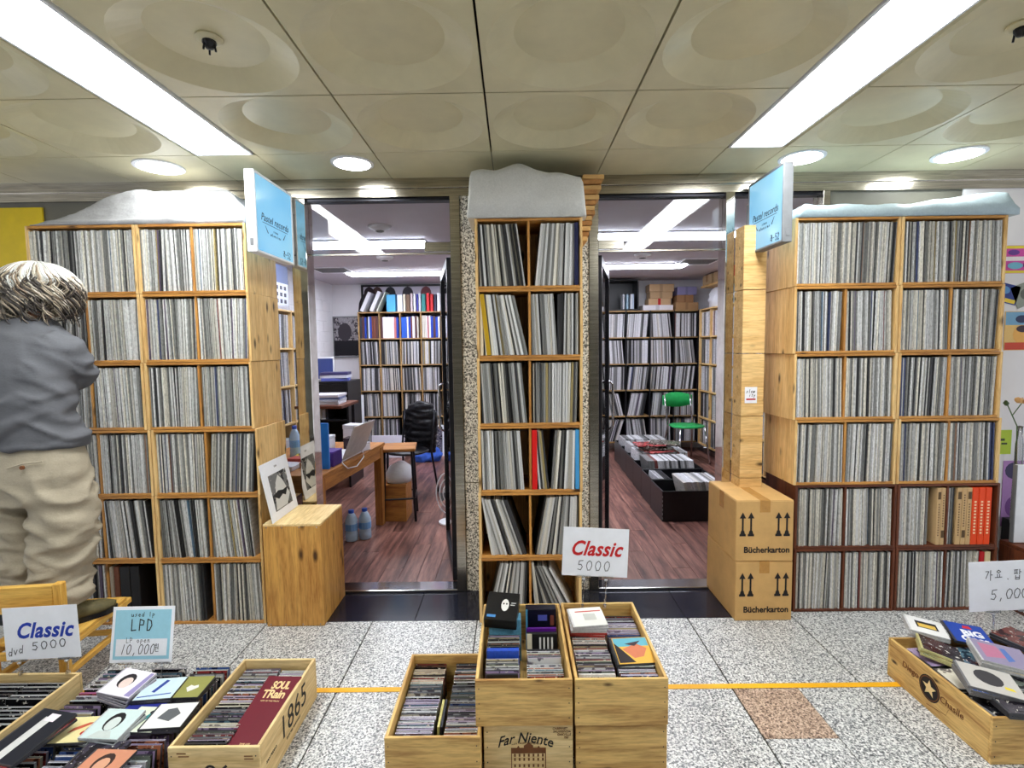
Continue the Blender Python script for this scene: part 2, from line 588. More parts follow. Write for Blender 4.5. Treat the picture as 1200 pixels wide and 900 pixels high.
GL = {
    '0': [[(.5, 1), (.15, .8), (.05, .45), (.3, .02), (.7, .05), (.95, .5), (.85, .85), (.5, 1)]],
    '1': [[(.6, 1), (.4, 0)]],
    '3': [[(.1, .9), (.8, 1), (.45, .6), (.85, .35), (.6, .02), (.1, .1)]],
    '5': [[(.9, 1), (.25, .95), (.2, .55), (.6, .6), (.85, .35), (.6, .02), (.1, .1)]],
    ',': [[(.5, .12), (.35, -.18)]],
    '.': [[(.45, .1), (.55, .05)]],
    'd': [[(.75, .45), (.35, .55), (.1, .25), (.35, 0), (.75, .2)], [(.85, 1), (.75, 0)]],
    'v': [[(.1, .55), (.4, 0), (.8, .6)]],
    'u': [[(.1, .55), (.2, .05), (.6, .05), (.8, .5), (.85, 0)]],
    '가': [[(.05, .9), (.45, .9), (.1, .2)], [(.7, 1), (.7, 0)], [(.7, .55), (.95, .55)]],
    '요': [[(.5, 1), (.25, .85), (.5, .7), (.75, .85), (.5, 1)], [(.35, .6), (.35, .3)], [(.65, .6), (.65, .3)], [(.05, .28), (.95, .3)]],
    '팝': [[(.05, .95), (.5, .97)], [(.15, .95), (.15, .6)], [(.4, .95), (.4, .6)], [(.05, .58), (.5, .6)], [(.75, 1), (.75, .5)], [(.75, .75), (.95, .75)], [(.25, .4), (.25, .02), (.75, .02), (.75, .4)], [(.25, .2), (.75, .2)]],
    '원': [[(.35, 1), (.15, .85), (.35, .7), (.55, .85), (.35, 1)], [(.05, .55), (.65, .58)], [(.35, .55), (.35, .3)], [(.8, 1), (.8, .3)], [(.6, .45), (.8, .45)], [(.25, .3), (.25, .02), (.9, .05)]],
    '라': [[(.05, .95), (.5, .95), (.5, .6), (.05, .6), (.05, .2), (.55, .25)], [(.75, 1), (.75, 0)], [(.75, .5), (.97, .5)]],
    '-': [[(.1, .5), (.8, .5)]],
    '2': [[(.1, .8), (.5, 1), (.85, .75), (.1, .02), (.9, .02)]],
    '~': [[(.0, .4), (.15, .7), (.3, .3), (.5, .65), (.65, .3), (.8, .6), (1, .4)]],
    'L': [[(.1, 1), (.1, 0), (.8, .05)]],
    'P': [[(.1, 0), (.15, 1), (.8, .85), (.7, .5), (.15, .5)]],
    'o': [[(.5, .6), (.1, .35), (.4, 0), (.85, .25), (.5, .6)]],
    'p': [[(.2, .6), (.15, -.35)], [(.2, .5), (.6, .6), (.8, .3), (.25, .1)]],
    'e': [[(.15, .3), (.8, .35), (.5, .6), (.12, .3), (.45, 0), (.85, .1)]],
    'n': [[(.15, .6), (.2, 0)], [(.2, .4), (.6, .6), (.8, 0)]],
    'l': [[(.5, 1), (.5, 0)]],
    's': [[(.8, .55), (.3, .5), (.7, .2), (.15, .02)]],
    'w': [[(.05, .6), (.25, .02), (.5, .5), (.7, .02), (.95, .6)]],
    'i': [[(.5, .6), (.45, 0)], [(.52, .85), (.5, .8)]],
    't': [[(.5, 1), (.45, .05), (.7, .02)], [(.2, .65), (.8, .68)]],
    'y': [[(.15, .6), (.45, .1)], [(.85, .6), (.25, -.4)]],
    'D': [[(.1, 0), (.15, 1), (.7, .85), (.85, .45), (.5, .02), (.1, 0)]],
    'c': [[(.8, .5), (.4, .6), (.1, .3), (.4, 0), (.85, .1)]],
    'a': [[(.75, .55), (.3, .55), (.1, .25), (.35, 0), (.7, .2), (.75, .55), (.85, 0)]],
    ' ': [],
}


def handwriting(txt, h, wid, mat, pen=0.0016, slant=0.0, gap=0.25, rise=0.0):
    """pen strokes in the xy plane, centred; one mesh"""
    m = MB()
    adv = wid * (1 + gap)
    x = -adv * len(txt) / 2
    for i, ch in enumerate(txt):
        for st in GL.get(ch, []):
            pts = [(x + p[0] * wid + slant * p[1] * h, (p[1] - .5) * h + rise * i, 0.0002) for p in st]
            for a, b in zip(pts[:-1], pts[1:]):
                a, b = Vector(a), Vector(b)
                d = (b - a)
                if d.length < 1e-7:
                    continue
                d.normalize()
                n_ = Vector((-d.y, d.x, 0)) * pen / 2
                a2, b2 = a - d * pen * .3, b + d * pen * .3
                m.add([a2 - n_, b2 - n_, b2 + n_, a2 + n_, a2 - n_ + Vector((0, 0, .0003)), b2 - n_ + Vector((0, 0, .0003)), b2 + n_ + Vector((0, 0, .0003)), a2 + n_ + Vector((0, 0, .0003))],
                      [(3, 2, 1, 0), (4, 5, 6, 7), (0, 1, 5, 4), (1, 2, 6, 5), (2, 3, 7, 6), (3, 0, 4, 7)])
        x += adv
    return m.mesh('handwriting', mat)


ORDW = ['first', 'second', 'third', 'fourth', 'fifth', 'sixth', 'seventh', 'eighth', 'ninth', 'tenth', 'eleventh', 'twelfth', 'thirteenth', 'fourteenth', 'fifteenth', 'sixteenth', 'seventeenth', 'eighteenth', 'nineteenth', 'twentieth']
TENS = ['', '', 'twenty', 'thirty', 'forty']


def nth(n):
    """1 -> first"""
    if n <= 20:
        return ORDW[n - 1]
    if n % 10 == 0:
        return TENS[n // 10][:-1] + 'ieth'
    return TENS[n // 10] + '-' + ORDW[n % 10 - 1]


def colour_word(c):
    mx_, mn_ = max(c), min(c)
    if mx_ < .05:
        return 'black'
    if mx_ - mn_ < .22 * mx_:
        return 'dark grey' if mx_ < .2 else ('grey' if mx_ < .45 else 'white')
    if c[2] >= c[0]:
        return 'bluish' if c[2] > c[0] * 1.25 else 'lilac'
    if c[1] > c[0] * .8:
        return 'cream' if mx_ > .35 else 'ochre'
    return 'reddish' if c[1] < c[0] * .5 else 'tan'


FRONT = (math.pi / 2, 0, 0)        # a text in the xy plane turned to face -y

# ================================================================== THE SETTING
H = 2.417                 # ceiling of the arcade
YW = 2.97                 # shop front
RH = 2.35                 # ceiling of the shop
YB = 7.2                  # back wall of the shop
XL, XR = -2.52, 2.78

# ---- arcade floor: granite slabs
floor = struct('floor', 'joint', (-4.5, 4.5, -2.6, YW + 0.06, -0.06, -0.004))
SL = 0.561
slab_me = MB().cbox(0.003, SL - 0.003, 0.0006, SL - 0.0006, -0.02, 0, b=0.001).mesh('floor_slab', 'floor')
ys = [2.075 - SL * k for k in range(1, 8)]
for i in range(-7, 8):
    x = -0.775 + SL * i
    if -4.4 < x < 4.3:
        for y in ys:
            if abs(x - 0.908) < .012 and abs(y - (2.075 - SL)) < 0.01:
                continue
            place('floor_slab', slab_me, floor, (x, y, 0))
x0, y0 = 0.908, 2.075 - SL
tag(part('floor_slab', 'brownslab', floor, (x0 + .003, x0 + .277, y0 + .283, y0 + SL - .0015, -.02, 0), bev=.001), 'brown speckled granite slab')
part('floor_slab', 'floor', floor, (x0 + .279, x0 + SL - .003, y0 + .0015, y0 + SL - .0015, -.02, 0), bev=.001)
part('floor_slab', 'floor', floor, (x0 + .003, x0 + .276, y0 + .0015, y0 + .281, -.02, 0), bev=.001)
# slabs between the tape and the black strip
for i in range(-7, 8):
    x = -0.775 + SL * i
    if -4.4 < x < 4.3:
        part('floor_slab', 'floor', floor, (x + .003, x + SL - .003, 2.075 + .0006, 2.64 if x < 1.4 else 2.70, -.02, 0), bev=.001)
for x, x_ in ((-4.05, -3.35), (-3.35, -2.65), (-2.65, -1.95), (-1.95, -1.25), (-1.25, -.55), (-.55, .175), (.175, .9), (.9, 1.467), (1.467, 2.3), (2.3, 3.0), (3.0, 3.7)):
    tag(part('threshold_slab', 'blacktile', floor, (x + .0015, x_ - .0015, 2.642 if x < 1.4 else 2.702, YW + .02, -.02, 0.0), bev=.001), 'black polished granite slab')
tag(part('floor_tape', 'yellow', floor, (-3.2, 3.2, 2.075, 2.105, 0.0, 0.0012), bev=.0003), 'yellow tape line')

# ---- arcade ceiling: dished metal panels
ceiling = struct('ceiling', 'joint', (-4.5, 4.5, -2.6, YW + .06, H + 0.06, H + 0.09))


def dish(w, d, ro=0.268, ri=0.178, dep=0.046, n=40):
    m = MB()
    cx, cy = w / 2, d / 2
    sq, c1, c3 = [], [], []
    for k in range(n):
        t = 2 * math.pi * k / n
        c, s = math.cos(t), math.sin(t)
        q = 1 / max(abs(c), abs(s))
        sq.append((cx + (cx - .002) * c * q, cy + (cy - .002) * s * q, 0))
        c1.append((cx + ro * c, cy + ro * s, 0))
        c3.append((cx + ri * c, cy + ri * s, dep))
    m.rings([[(p[0], p[1], 0.02) for p in sq], sq, c1, c3], caps=False)
    m.add(c3, [list(range(n))])
    return m.mesh('ceiling_panel', 'tile')


TY = [2.013 - .58 * k for k in range(0, 4)]
cols_x = [(-2.72, -2.142), (-2.138, -1.56), (-1.256, -0.68), (-0.676, -0.101), (-0.097, 0.477), (0.481, 1.056), (1.35, 1.925), (1.929, 2.505)]
dishes = {}
for (a, b) in cols_x:
    w = round(b - a, 4)
    if w not in dishes:
        dishes[w] = dish(w, .576)
    for y in TY:
        place('ceiling_panel', dishes[w], ceiling, (a, y, H))
    part('ceiling_panel', 'tile', ceiling, (a, b, 2.593, YW, H, H + .02), bev=.001)
for (a, b) in ((-1.556, -1.26), (1.06, 1.346)):
    part('ceiling_panel', 'tile', ceiling, (a, b, 2.593, YW, H, H + .02), bev=.001)
for (a, b) in ((-4.5, -2.724), (2.509, 4.5)):
    part('ceiling_panel', 'tile', ceiling, (a, b, TY[-1], YW, H, H + .02), bev=.001)
part('ceiling_panel', 'tile', ceiling, (-4.5, 4.5, -2.6, TY[-1] - .003, H, H + .02), bev=.001)


def strip_lamp(x0, x1, yb, label):
    t = thing('strip_light', label, 'ceiling light', ((x0 + x1) / 2, 1.2, H), group='ceiling strip lights')
    w = (x1 - x0) / 2
    part('lamp_frame', 'whiteplastic', t, (-w, -w + .012, -3.2, yb - 1.2, -.004, .03), (w - .012, w, -3.2, yb - 1.2, -.004, .03), (-w, w, yb - 1.212, yb - 1.2, -.004, .03), (-w, w, -3.2, -3.188, -.004, .03))
    part('diffuser', 'strip', t, (-w + .012, w - .012, -3.188, yb - 1.213, .002, .02))


strip_lamp(-1.548, -1.268, 2.588, 'long glowing strip light in the ceiling left of the centre')
strip_lamp(1.062, 1.33, 2.588, 'long glowing strip light in the ceiling right of the centre')
for (x, y, r, lb) in ((-1.835, 2.735, .118, 'round glowing ceiling lamp above the left record shelf'), (-0.823, 2.722, .108, 'round glowing ceiling lamp above the left shop entrance'),
                      (1.505, 2.735, .112, 'round glowing ceiling lamp just right of the right blue sign'), (2.305, 2.725, .118, 'rightmost round glowing ceiling lamp over the right record shelf')):
    t = thing('round_lamp', lb, 'ceiling light', (x, y, H), group='round ceiling lamps')
    m = MB()
    m.lathe([(r * .84, -.001), (r * .84, -.008), (r, -.006), (r, .0)], 32)
    m.build('rim', 'whiteplastic', t, smooth=False)
    m = MB()
    m.lathe([(.001, -.012), (r * .5, -.0115), (r * .83, -.009), (r * .83, .0)], 32)
    m.build('diffuser', 'down', t)
for (px, py, Yq, lb) in ((-.968, 1.721, 0, 'round metal sprinkler head in a dished panel of the left ceiling'), (1.6375, 1.721, 0, 'round metal sprinkler head in a dished panel of the right ceiling')):
    t = thing('sprinkler', lb, 'sprinkler', (px, py, H + .046))
    m = MB(); m.lathe([(.001, 0), (.04, -.0), (.042, -.006), (.03, -.011), (.022, -.012)], 20); m.build('flange', 'tile', t)
    m = MB(); m.lathe([(.021, -.005), (.021, -.02), (.012, -.034), (.004, -.036)], 12); m.build('head', 'black', t)
    m = MB()
    for k in range(3):
        a = 2.1 * k
        m.tube([(.016 * math.cos(a), .016 * math.sin(a), -.018), (.02 * math.cos(a), .02 * math.sin(a), -.045)], .0035, 6)
    m.build('deflector_arm', 'darkmetal', t)

# ---- shop front
struct('wall_header', 'steel', (-4.5, 4.5, YW, YW + .1, 2.314, H + .05))
hd = bpy.data.objects['wall_header']
part('header_lip', 'steel', hd, (-4.5, 4.5, YW - .012, YW - .001, 2.36, 2.372), bev=.001)
pil = struct('wall_center', 'joint', (-.292, .43, YW + .03, YW + .42, 0, 2.314))
for (z0, z1) in ((0, .66), (.662, 1.46), (1.462, 2.334)):
    part('granite_panel', 'pillar', pil, (-.297, .435, YW + .004, YW + .03, z0, z1 - .002), bev=.001)
struct('wall_left', 'shopwall', (-4.5, -1.78, YW + .02, YW + .1, 0, 2.314))
struct('wall_right', 'shopwall', (1.80, 4.5, YW + .02, YW + .1, 0, 2.314))
struct('wall_front', 'shopwall', (-4.5, 4.5, -2.72, -2.6, 0, H + .05))
# steel jambs and glass
for i, (a, b, mt) in enumerate(((-.355, -.298, 'steel'), (.436, .49, 'steel'), (-1.262, -1.176, 'mirror'), (1.212, 1.262, 'mirror'), (-1.79, -1.75, 'steel'), (1.76, 1.80, 'steel'))):
    tag(part('trim_%d' % (i + 1), mt, None, (a, b, YW - .005, YW + .1, 0, 2.314), bev=.002), kind='structure')
for i, (a, b) in enumerate(((-1.176, -.355), (.49, 1.212))):
    w = struct('window_%d' % (i + 1), 'glass', (a, b, YW + .044, YW + .052, 2.006, 2.297))
    part('window_frame', 'darkmetal', w, (a, b, YW + .02, YW + .08, 2.297, 2.314))
    part('window_rail', 'steel', w, (a, b, YW + .04, YW + .056, 1.998, 2.007), bev=.001)
    part('door_closer', 'steel', w, *([(b - .15, b, YW + .015, YW + .04, 2.01, 2.062)] if i == 0 else [(a, a + .15, YW + .015, YW + .04, 2.01, 2.062)]))
    tag(part('trim_%d' % (i + 7), 'chrome', None, (a, b, YW - .01, YW + .1, 0.0, .016), bev=.003), kind='structure')
for i, (a, b) in enumerate(((-1.75, -1.262), (1.262, 1.76))):
    w = struct('window_%d' % (i + 3), 'glass', (a, b, YW + .044, YW + .052, .02, 2.297))
    part('window_frame', 'darkmetal', w, (a, b, YW + .02, YW + .08, 2.297, 2.314), (a, b, YW + .02, YW + .08, 0, .02))


def glass_door(name, hinge, width, ang, flip):
    d = tag(bpy.data.objects.new(name, None), kind='structure')
    COL.objects.link(d)
    d.location = hinge
    d.rotation_euler = (0, 0, ang)
    part('door_glass', 'glass', d, (.035, width - .035, -.005, .005, 0.09, 1.935), bev=.001)
    part('door_rail', 'darkmetal', d, (0, width, -.02, .02, .012, .09))
    part('door_rail', 'darkmetal', d, (0, width, -.02, .02, 1.935, 1.992))
    part('door_stile', 'darkmetal', d, (0, .035, -.02, .02, 0.09, 1.935))
    part('door_stile', 'darkmetal', d, (width - .035, width, -.02, .02, 0.09, 1.935))
    m = MB()
    for s in (-1, 1):
        m.tube([(width - .08, s * .02, .85), (width - .08, s * .05, .87), (width - .08, s * .05, 1.18), (width - .08, s * .02, 1.2)], .009, 8)
    m.build('door_handle', 'chrome', d, smooth=True)


glass_door('door_1', (-.375, YW + .12, 0), .72, R(101), 1)
glass_door('door_2', (.51, YW + .12, 0), .72, R(76), 1)

# ---- the shop rooms
rf = struct('floor_shop', 'joint', (XL, XR, YW + .08, YB, -.05, -.006))
PWD = .118
k = 0
y_first = YW + .085
plank_mes = {}
for i in range(int((XR - XL) / PWD)):
    xa = XL + i * PWD
    cuts = [y_first] + [c for c in [y_first + ((i * 0.41) % 1.1) + 1.15 * j for j in range(5)] if y_first + .15 < c < YB - .15] + [YB]
    for a, b in zip(cuts[:-1], cuts[1:]):
        L = round(b - a, 3)
        if L not in plank_mes:
            plank_mes[L] = MB().cbox(.0008, PWD - .0008, .0008, L - .0008, -.01, 0.002, b=.0012).mesh('floor_plank', 'plank')
        place('floor_plank', plank_mes[L], rf, (xa, a, 0))
struct('ceiling_shop', 'roomceil', (XL - .1, XR + .1, YW + .1, YB + .1, RH, RH + .06))
struct('wall_back', 'roomwall', (XL - .1, XR + .1, YB, YB + .1, 0, RH))
wl = struct('wall_shop_left', 'roomwall', (XL - .1, XL, YW + .1, YB, 0, RH))
struct('wall_shop_right', 'roomwall', (XR, XR + .1, YW + .1, YB, 0, RH))
# painted brick courses of the left wall, as far as they show
bm_ = MB().cbox(0, .007, 0, .285, 0, .13, b=.004).mesh('brick', 'roomwall')
for r_ in range(5, 16):
    for c_ in range(7):
        y = 5.35 + c_ * .29 - (.145 if r_ % 2 else 0)
        if y + .285 < YB:
            place('brick', bm_, wl, (XL, y, .06 + r_ * .136))


def room_lamp(x0, x1, y0, y1, lb):
    t = thing('room_light', lb, 'ceiling light', ((x0 + x1) / 2, (y0 + y1) / 2, RH), group='strip lights in the shop')
    w, d = (x1 - x0) / 2, (y1 - y0) / 2
    part('lamp_frame', 'whiteplastic', t, (-w, w, -d, d, -.012, 0))
    part('diffuser', 'room', t, (-w + .01, w - .01, -d + .01, d - .01, -.024, -.012))


room_lamp(-1.95, -.72, 4.27, 4.55, 'near glowing strip light of the left shop room')
room_lamp(-1.95, -.62, 6.0, 6.27, 'far glowing strip light of the left shop room')
room_lamp(.6, 1.83, 4.1, 4.36, 'near glowing strip light of the right shop room')
room_lamp(.62, 1.93, 5.7, 5.95, 'far glowing strip light of the right shop room')


def ring_vent(px, py, lb):
    p = at(px, py, 4.0)
    d = (p - CAM)
    p = CAM + d * ((RH - CAM.z) / d.z)
    t = thing('smoke_detector', lb, 'smoke detector', (p.x, p.y, RH))
    m = MB(); m.lathe([(.001, -.035), (.04, -.035), (.06, -.02), (.075, -.018), (.085, 0)], 24); m.build('housing', 'whiteplastic', t, smooth=True)
    m = MB(); m.lathe([(.02, -.0352), (.022, -.041), (.03, -.041), (.032, -.0352)], 20); m.build('sensor_ring', 'grey', t)


ring_vent(445, 265, 'round white detector on the left shop ceiling')
ring_vent(451, 301, 'small round detector behind the near light of the left room')
ring_vent(753, 298, 'round white detector on the right shop ceiling')
for (px, py, lb) in ((390, 316, 'slatted air grille in the left shop ceiling'), (817, 306, 'slatted air grille in the right shop ceiling')):
    d = at(px, py, 4.0) - CAM
    p = CAM + d * ((RH - CAM.z) / d.z)
    t = thing('ceiling_vent', lb, 'vent', (p.x, p.y, RH))
    part('frame', 'whiteplastic', t, (-.2, .2, -.2, -.18, -.012, 0), (-.2, .2, .18, .2, -.012, 0), (-.2, -.18, -.18, .18, -.012, 0), (.18, .2, -.18, .18, -.012, 0))
    for k in range(6):
        part('slat', 'grey', t, (-.18, .18, -.16 + k * .058, -.13 + k * .058, -.01, -.004))

# ================================================================== RECORD SHELVES
ORD = ['top', 'second', 'third', 'fourth', 'fifth', 'bottom']
CW, CH, CD, BT = .557, .35, .325, .014
WOODS = {'pine': ('edgeX', 'pineZ', 'edgeZ'), 'dark': ('darkX', 'darkZ', 'darkZ')}
CRATE_ME = {}


def crate_unit(x0, yf, z0, label, group, wood='pine', w=CW, div=0.5, jitter=0.0):
    """a two-cell record crate standing with its open side to -y; origin at its front left bottom corner"""
    t = thing('record_crate', label, 'crate', (x0, yf, z0), R(jitter), group)
    key = (wood, round(w, 3), div)
    if key not in CRATE_ME:
        h, s, e = WOODS[wood]
        q = {}
        def mk(nm, mat, *b):
            m = MB()
            for bb in b:
                m.cbox(*bb, b=.0015)
            return (nm, m.mesh(nm, mat))
        xd = w * (div or .5)
        CRATE_ME[key] = [
            mk('bottom_board', h, (BT, w - BT, 0, CD, 0.0005, BT)),
            mk('top_board', h, (BT, w - BT, 0, CD, CH - BT, CH - .001)),
            mk('side_board', s, (0, BT, 0, CD, 0.0005, CH - .001)),
            mk('side_board', s, (w - BT, w - .0005, 0, CD, 0.0005, CH - .001)),
            mk('back_board', s, (BT, w - BT, CD - .008, CD, BT, CH - BT)),
        ] + ([mk('divider', e, (xd - BT * .42, xd + BT * .42, .006, CD - .008, BT, CH - BT))] if div else [])
    for nm, me in CRATE_ME[key]:
        place(nm, me, t)
    if not div:
        return [(x0 + BT, x0 + w - BT)]
    xd = w * div
    return [(x0 + BT, x0 + xd - BT * .42), (x0 + xd + BT * .42, x0 + w - BT)]


LPH = .312


def lp_color(r, dark=.12, warm=.3):
    q = r.random()
    if q < dark:
        v = r.uniform(.015, .06); return (v, v, v * 1.1)
    if q < dark + .03:
        return r.choice([rgb(72, 82, 120), rgb(136, 76, 70), rgb(96, 124, 150), rgb(166, 148, 100), rgb(104, 90, 114), rgb(146, 112, 90)])
    if q < dark + .28:
        v = r.uniform(.16, .34); return (v, v, v * .97)
    v = r.uniform(.52, .93)
    if r.random() < warm:
        return (v, v * .95, v * .84)
    return (v, v, v * 1.0)


def lp_faces(c):
    """colours for the six faces of a sleeve: the edges are pale, the big faces carry the print"""
    return [c] * 6


def lp_box(m, xb, yf, z, t, ang, c, h=LPH, d=LPH):
    """sleeve standing at bottom-left xb, leaning by ang (+ = to the right), added to the builder m"""
    s, co = math.sin(ang), math.cos(ang)
    zz = z + (t * s if s > 0 else 0)
    if s < 0:
        o = (xb, z - 0.0)
    mx = Matrix.Translation((xb, yf, z + (max(0, t * s)))) @ Matrix.Rotation(ang, 4, 'Y')
    old = m.mx
    m.mx = (old @ mx) if old is not None else mx
    m.box(0, t, 0, d, 0, h, [c] * 6)
    m.mx = old


packed = MB()          # sleeves past the limit of single objects


def fill_packed(m, x0, x1, yf, z, r, tmin=.0042, tmax=.0085, dark=.12, lean=0.0, start=0.0, end=1.0, warm=.3, tint=None, h=LPH):
    """a tight row of sleeves with changing slight leans"""
    w = x1 - x0
    x = x0 + w * start + .002
    xe = x0 + w * end - .003
    a = R(lean + r.uniform(-1.0, 1.0))
    tgt = a
    while True:
        t = r.uniform(tmin, tmax)
        if r.random() < .07:
            tgt = R(lean + r.uniform(-1.8, 1.8))
            if r.random() < .5:
                x += r.uniform(.002, .006)
        a += (tgt - a) * .3
        xt = x + math.sin(a) * h
        if x + t > xe or xt + t > x1 - .001:
            break
        if xt < x0 + .001:
            a = max(a, math.asin(min(1, max(-1, (x0 + .001 - x) / h))))
        c = lp_color(r, dark, warm)
        if tint:
            c = tuple(p * q for p, q in zip(c, tint))
        lp_box(m, x, yf + r.uniform(.004, .016) + (r.random() < .06) * .01, z, t * .9, a, c, h * r.uniform(.985, 1.0))
        x += t / math.cos(a)


# ---- left shelf: two stacks of six crates, leaning a little to the left towards the top
YL = 2.632
dbl_px = [160, 165.7, 170, 178.5, 183, 188]
mid_py = [303, 382, 465, 545, 622, 700]
rr = random.Random(3)
for r_ in range(6):
    xc = at(dbl_px[r_], mid_py[r_], YL).x
    z0 = CH * (5 - r_)
    for side, x0 in (('outer', xc - CW - .002), ('inner', xc + .002)):
        cells = crate_unit(x0, YL, z0, '%s pine record crate in the %s stack of the left shelf' % (ORD[r_], 'left' if side == 'outer' else 'right'), 'pine record crates', 'pine', div=None if (r_ == 0 and side == 'outer') else .5)
        for ci, (a, b) in enumerate(cells):
            zz = z0 + BT
            if side == 'outer' and r_ == 4 and ci == 1:
                fill_packed(packed, a, b, YL, zz, rr, lean=-4, end=.97)
            elif side == 'outer' and r_ == 5 and ci == 1:
                pass
            elif side == 'inner' and r_ == 4 and ci == 1:
                fill_packed(packed, a, b, YL, zz, rr, lean=-5, end=.9)
            elif side == 'inner' and r_ == 4 and ci == 0:
                fill_packed(packed, a, b, YL, zz, rr, lean=-3, end=.99)
            elif side == 'inner' and r_ == 3 and ci == 1:
                fill_packed(packed, a, b, YL, zz, rr, lean=3, start=.02, end=.93)
            elif side == 'inner' and r_ == 5 and ci == 0:
                fill_packed(packed, a, b, YL, zz, rr, lean=-1, end=.88)
            else:
                fill_packed(packed, a, b, YL, zz, rr, dark=.1)
            if side == 'outer' and r_ == 5 and ci == 1:
                xa = a + .004
                for (t, c, lb) in ((.022, rgb(176, 160, 140), 'grey-brown boxed record set with white spine label, beside the black boxes'), (.03, rgb(116, 62, 34), 'brown boxed record set beside the black boxes at the shelf foot'),
                                   (.055, rgb(18, 18, 22), 'thick black record box right of the brown box at the shelf foot'), (.05, rgb(14, 14, 18), 'second thick black record box at the foot of the left shelf')):
                    m = MB(); m.col = c; m.cbox(0, t - .002, 0, LPH, 0, LPH - .01, b=.003)
                    o = m.build('record_box', 'lp', loc=(xa, YL + .008, zz)); tag(o, lb, 'record box', 'boxed sets in the left shelf')
                    xa += t + .001

# ---- middle shelf: one stack of six crates, sleeves built one by one
YC = 2.615
edge_px = [556.5, 558.3, 559.3, 560.3, 561, 561.5]
mid_pc = [294, 375, 455, 533, 613, 690]
SPEC = {   # (row, cell): groups of (bottom start, bottom end, lean at start, lean at end, dark share)
    (0, 0): [(.03, .95, -3, -8, .25)], (0, 1): [(.10, .86, 6, 1, .15)],
    (1, 0): [(.12, .97, -4, -13, .1)], (1, 1): [(.02, .52, -2, -3.5, .15), (.54, .64, 0, 0, .95), (.66, .97, 1, 0, .05)],  # right cell: near-black sleeves in the middle stand in for a gap's shade
    (2, 0): [(.04, .96, -3, -5, .25)], (2, 1): [(.04, .96, 0, 2, .1)],
    (3, 0): [(.03, .88, -1, -4, .12)], (3, 1): [(.15, .37, -4, -7, .1), (.40, .88, 5, 1, .08)],
    (4, 0): [(.2, .97, -14, -20, .12)], (4, 1): [(.06, .96, 11, 1, .15)],
    (5, 0): [(.12, .96, 13, 1, .1)], (5, 1): [(.08, .25, -4, -12, .4), (.3, .95, -17, -28, .05)],
}
rr = random.Random(11)
LPM, LPC = {}, {}
n_single = 0
for r_ in range(6):
    x0 = at(edge_px[r_], mid_pc[r_], YC).x
    z0 = CH * (5 - r_)
    cells = crate_unit(x0, YC, z0, '%s pine two-cell record crate of the narrow middle shelf' % ORD[r_], 'pine record crates', 'pine', w=.541)
    for ci, (a, b) in enumerate(cells):
        w = b - a
        nlp = 0
        for gi, (s, e, l0, l1, dk) in enumerate(SPEC[(r_, ci)]):
            x = a + w * s
            xe = a + w * e
            while x < xe:
                f = (x - (a + w * s)) / max(1e-6, (xe - (a + w * s)))
                an = R(l0 + (l1 - l0) * f + rr.uniform(-.5, .5))
                t = rr.uniform(.0075, .013)
                top = x + math.sin(an) * LPH
                if top < a + .001:
                    an = math.asin((a + .001 - x) / LPH)
                if x + t * 1.05 > b or x + math.sin(an) * LPH + t > b - .001:
                    x += .004
                    break
                c = lp_color(rr, dk, .4)
                key = len(LPM) if len(LPM) < 90 else rr.randrange(90)
                nlp += 1
                if key not in LPM:
                    LPC[key] = c
                    m = MB()
                    m.box(0, 1, 0, LPH, 0, LPH, [c] * 6)
                    LPM[key] = m.mesh('record_sleeve', 'lp')
                o = place('record_sleeve', LPM[key], None, (x, YC + rr.uniform(.004, .018), z0 + BT + max(0, t * math.sin(an))), (0, an, 0))
                o.scale = (t * .93, 1, rr.uniform(.985, 1))
                tag(o, '%s record sleeve, %s from left, in the %s cell of the %s middle-shelf crate' % (colour_word(LPC[key]), nth(nlp), ('left', 'right')[ci], ORD[r_]), 'record', 'records in the middle shelf')
                n_single += 1
                x += t / math.cos(an) * rr.uniform(1.0, 1.06)
    # the boxed sets that stand out, and a dark block for a shaded gap
    def setbox(x, t, c, an, lb, y=.004, h=LPH):
        m = MB(); m.col = c; m.cbox(0, t, 0, LPH, 0, h, b=.002)
        tag(m.build('record_box', 'paint', loc=(x, YC + y, z0 + BT + max(0, t * math.sin(R(an)))), rot=(0, R(an), 0)), lb, 'record box')
    if r_ == 1:
        setbox(cells[0][0] + .003, .016, rgb(226, 206, 172), 0, 'cream record box left of the mustard one in the middle shelf')
    if r_ == 1:
        pass
    if r_ == 3:
        setbox(cells[1][0] + .003, .026, rgb(214, 24, 24), 0, 'bright red record box in the fourth crate of the middle shelf')
        setbox(cells[1][1] - .024, .021, rgb(70, 150, 206), 0, 'light blue record box at the right end of the middle shelf')
    if r_ == 0:
        setbox(cells[1][1] - .026, .02, rgb(24, 28, 66), 0, 'dark navy record box at the right end of the top middle crate')  # navy block added to give the gap beside the sleeves its shade
print('single sleeves', n_single)

